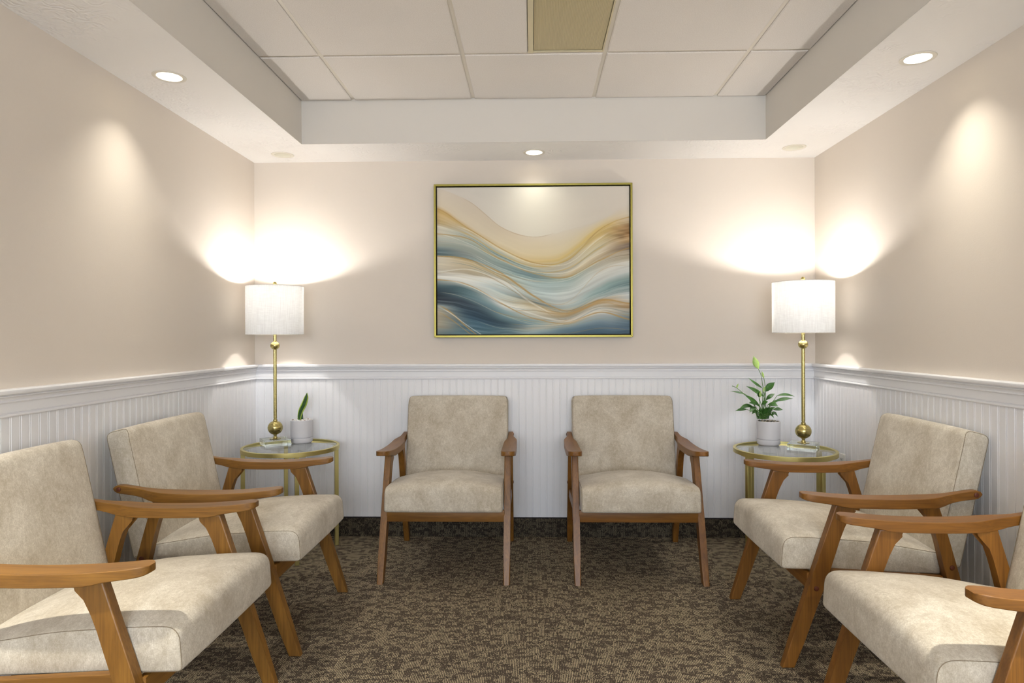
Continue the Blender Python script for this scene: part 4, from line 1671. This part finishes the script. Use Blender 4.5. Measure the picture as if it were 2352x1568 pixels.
    for k in range(46):
        p = rs.uniform(4.2, N - 1.6)
        i_ = int(p)
        f_ = p - i_
        yl = Yc[i_] * (1 - f_) + Yc[i_ + 1] * f_
        keys = np.interp(KX, xs, yl) + rs.uniform(-14, 14, len(KX))
        colr = (white, gold, np.array([222, 212, 186.0]), np.array([74, 102, 114.0]))[k % 4]
        a0_ = rs.uniform(0, 0.7)
        stroke(keys, colr, rs.uniform(1.2, 3.2), rs.uniform(0.25, 0.55), a0_, a0_ + rs.uniform(0.2, 0.5))
    # brown brushwork on the right
    fxx, fyy = np.meshgrid(xs, ys)
    mk = np.clip(1 - np.hypot((fxx - 1800) / 190, (fyy - 560) / 130), 0, 1)
    img += (noise2(GHN, GWN, 60, 24) * 60 * mk)[..., None] * np.array([1, .85, .7])
    lum = img @ np.array([0.3, 0.59, 0.11])
    img = lum[..., None] + (img - lum[..., None]) * 0.86
    img = img * np.array([1.0, 1.0, 0.97])
    img = np.clip(img, 8, 250) / 255.0
    lin = np.where(img <= 0.04045, img / 12.92, ((img + 0.055) / 1.055) ** 2.4)
    lin = np.clip(lin * 1.06, 0, 0.95)
    return lin


lin = make_painting()
vx = np.linspace(cx0, cx1, GWN)
vz = np.linspace(cz1, cz0, GHN)
VX, VZ = np.meshgrid(vx, vz)
CY = -DEP + 0.006
co = np.stack([VX, np.full_like(VX, CY), VZ], -1).reshape(-1, 3)
idx = np.arange(GWN * GHN).reshape(GHN, GWN)
quads = np.stack([idx[:-1, :-1], idx[1:, :-1], idx[1:, 1:], idx[:-1, 1:]], -1).reshape(-1, 4)
me = bpy.data.meshes.new('painted_surface')
me.vertices.add(len(co))
me.vertices.foreach_set('co', co.ravel())
me.loops.add(quads.size)
me.loops.foreach_set('vertex_index', quads.ravel())
me.polygons.add(len(quads))
me.polygons.foreach_set('loop_start', np.arange(0, quads.size, 4))
me.polygons.foreach_set('loop_total', np.full(len(quads), 4))
me.update()
ca = me.color_attributes.new('paint', 'FLOAT_COLOR', 'POINT')
ca.data.foreach_set('color', np.concatenate([lin.reshape(-1, 3), np.ones((GWN * GHN, 1))], 1).ravel())
me.materials.append(M['paint'])
cvs = box('canvas', cx0, cx1, CY + 0.0005, -0.008, cz0, cz1, M['board'], pic)
po = bpy.data.objects.new('painted_surface', me)
COL.objects.link(po)
po.parent = cvs


# ------------------------------------------------------------------ wall outlets
def outlet(side, y, z, label):
    s = 1 if side == 'r' else -1
    t = empty('wall_outlet', (s * (XW - 0.009), y, z), R(-90) if side == 'r' else R(90), label, 'outlet', 'white wall outlets')
    # local: -y looks into the room after the rotation
    box('cover_plate', -0.035, 0.035, -0.0065, 0.0, -0.0575, 0.0575, M['plate'], t, 0.003, 2)
    for zz in (0.0255, -0.0255):
        r = box('receptacle', -0.017, 0.017, -0.0085, -0.006, zz - 0.0145, zz + 0.0145, M['plate'], t, 0.001, 1)
        for xx in (-0.0065, 0.0065):
            box('slot', xx - 0.0011, xx + 0.0011, -0.0089, -0.0080, zz - 0.001, zz + 0.008, M['dark'], r)
    lathe('screw', [(0.0, 0.0012), (0.0022, 0.001), (0.003, 0.0), (0.003, -0.002), (0.0, -0.002)], M['tee'], t, (0, -0.0065, 0), 12).rotation_euler = (R(90), 0, 0)
    return t


outlet('r', 3.318, 0.466, 'white wall outlet on the right wall beside the right lamp table')
outlet('l', 3.52, 0.466, 'white wall outlet low on the left wall behind the left lamp table')
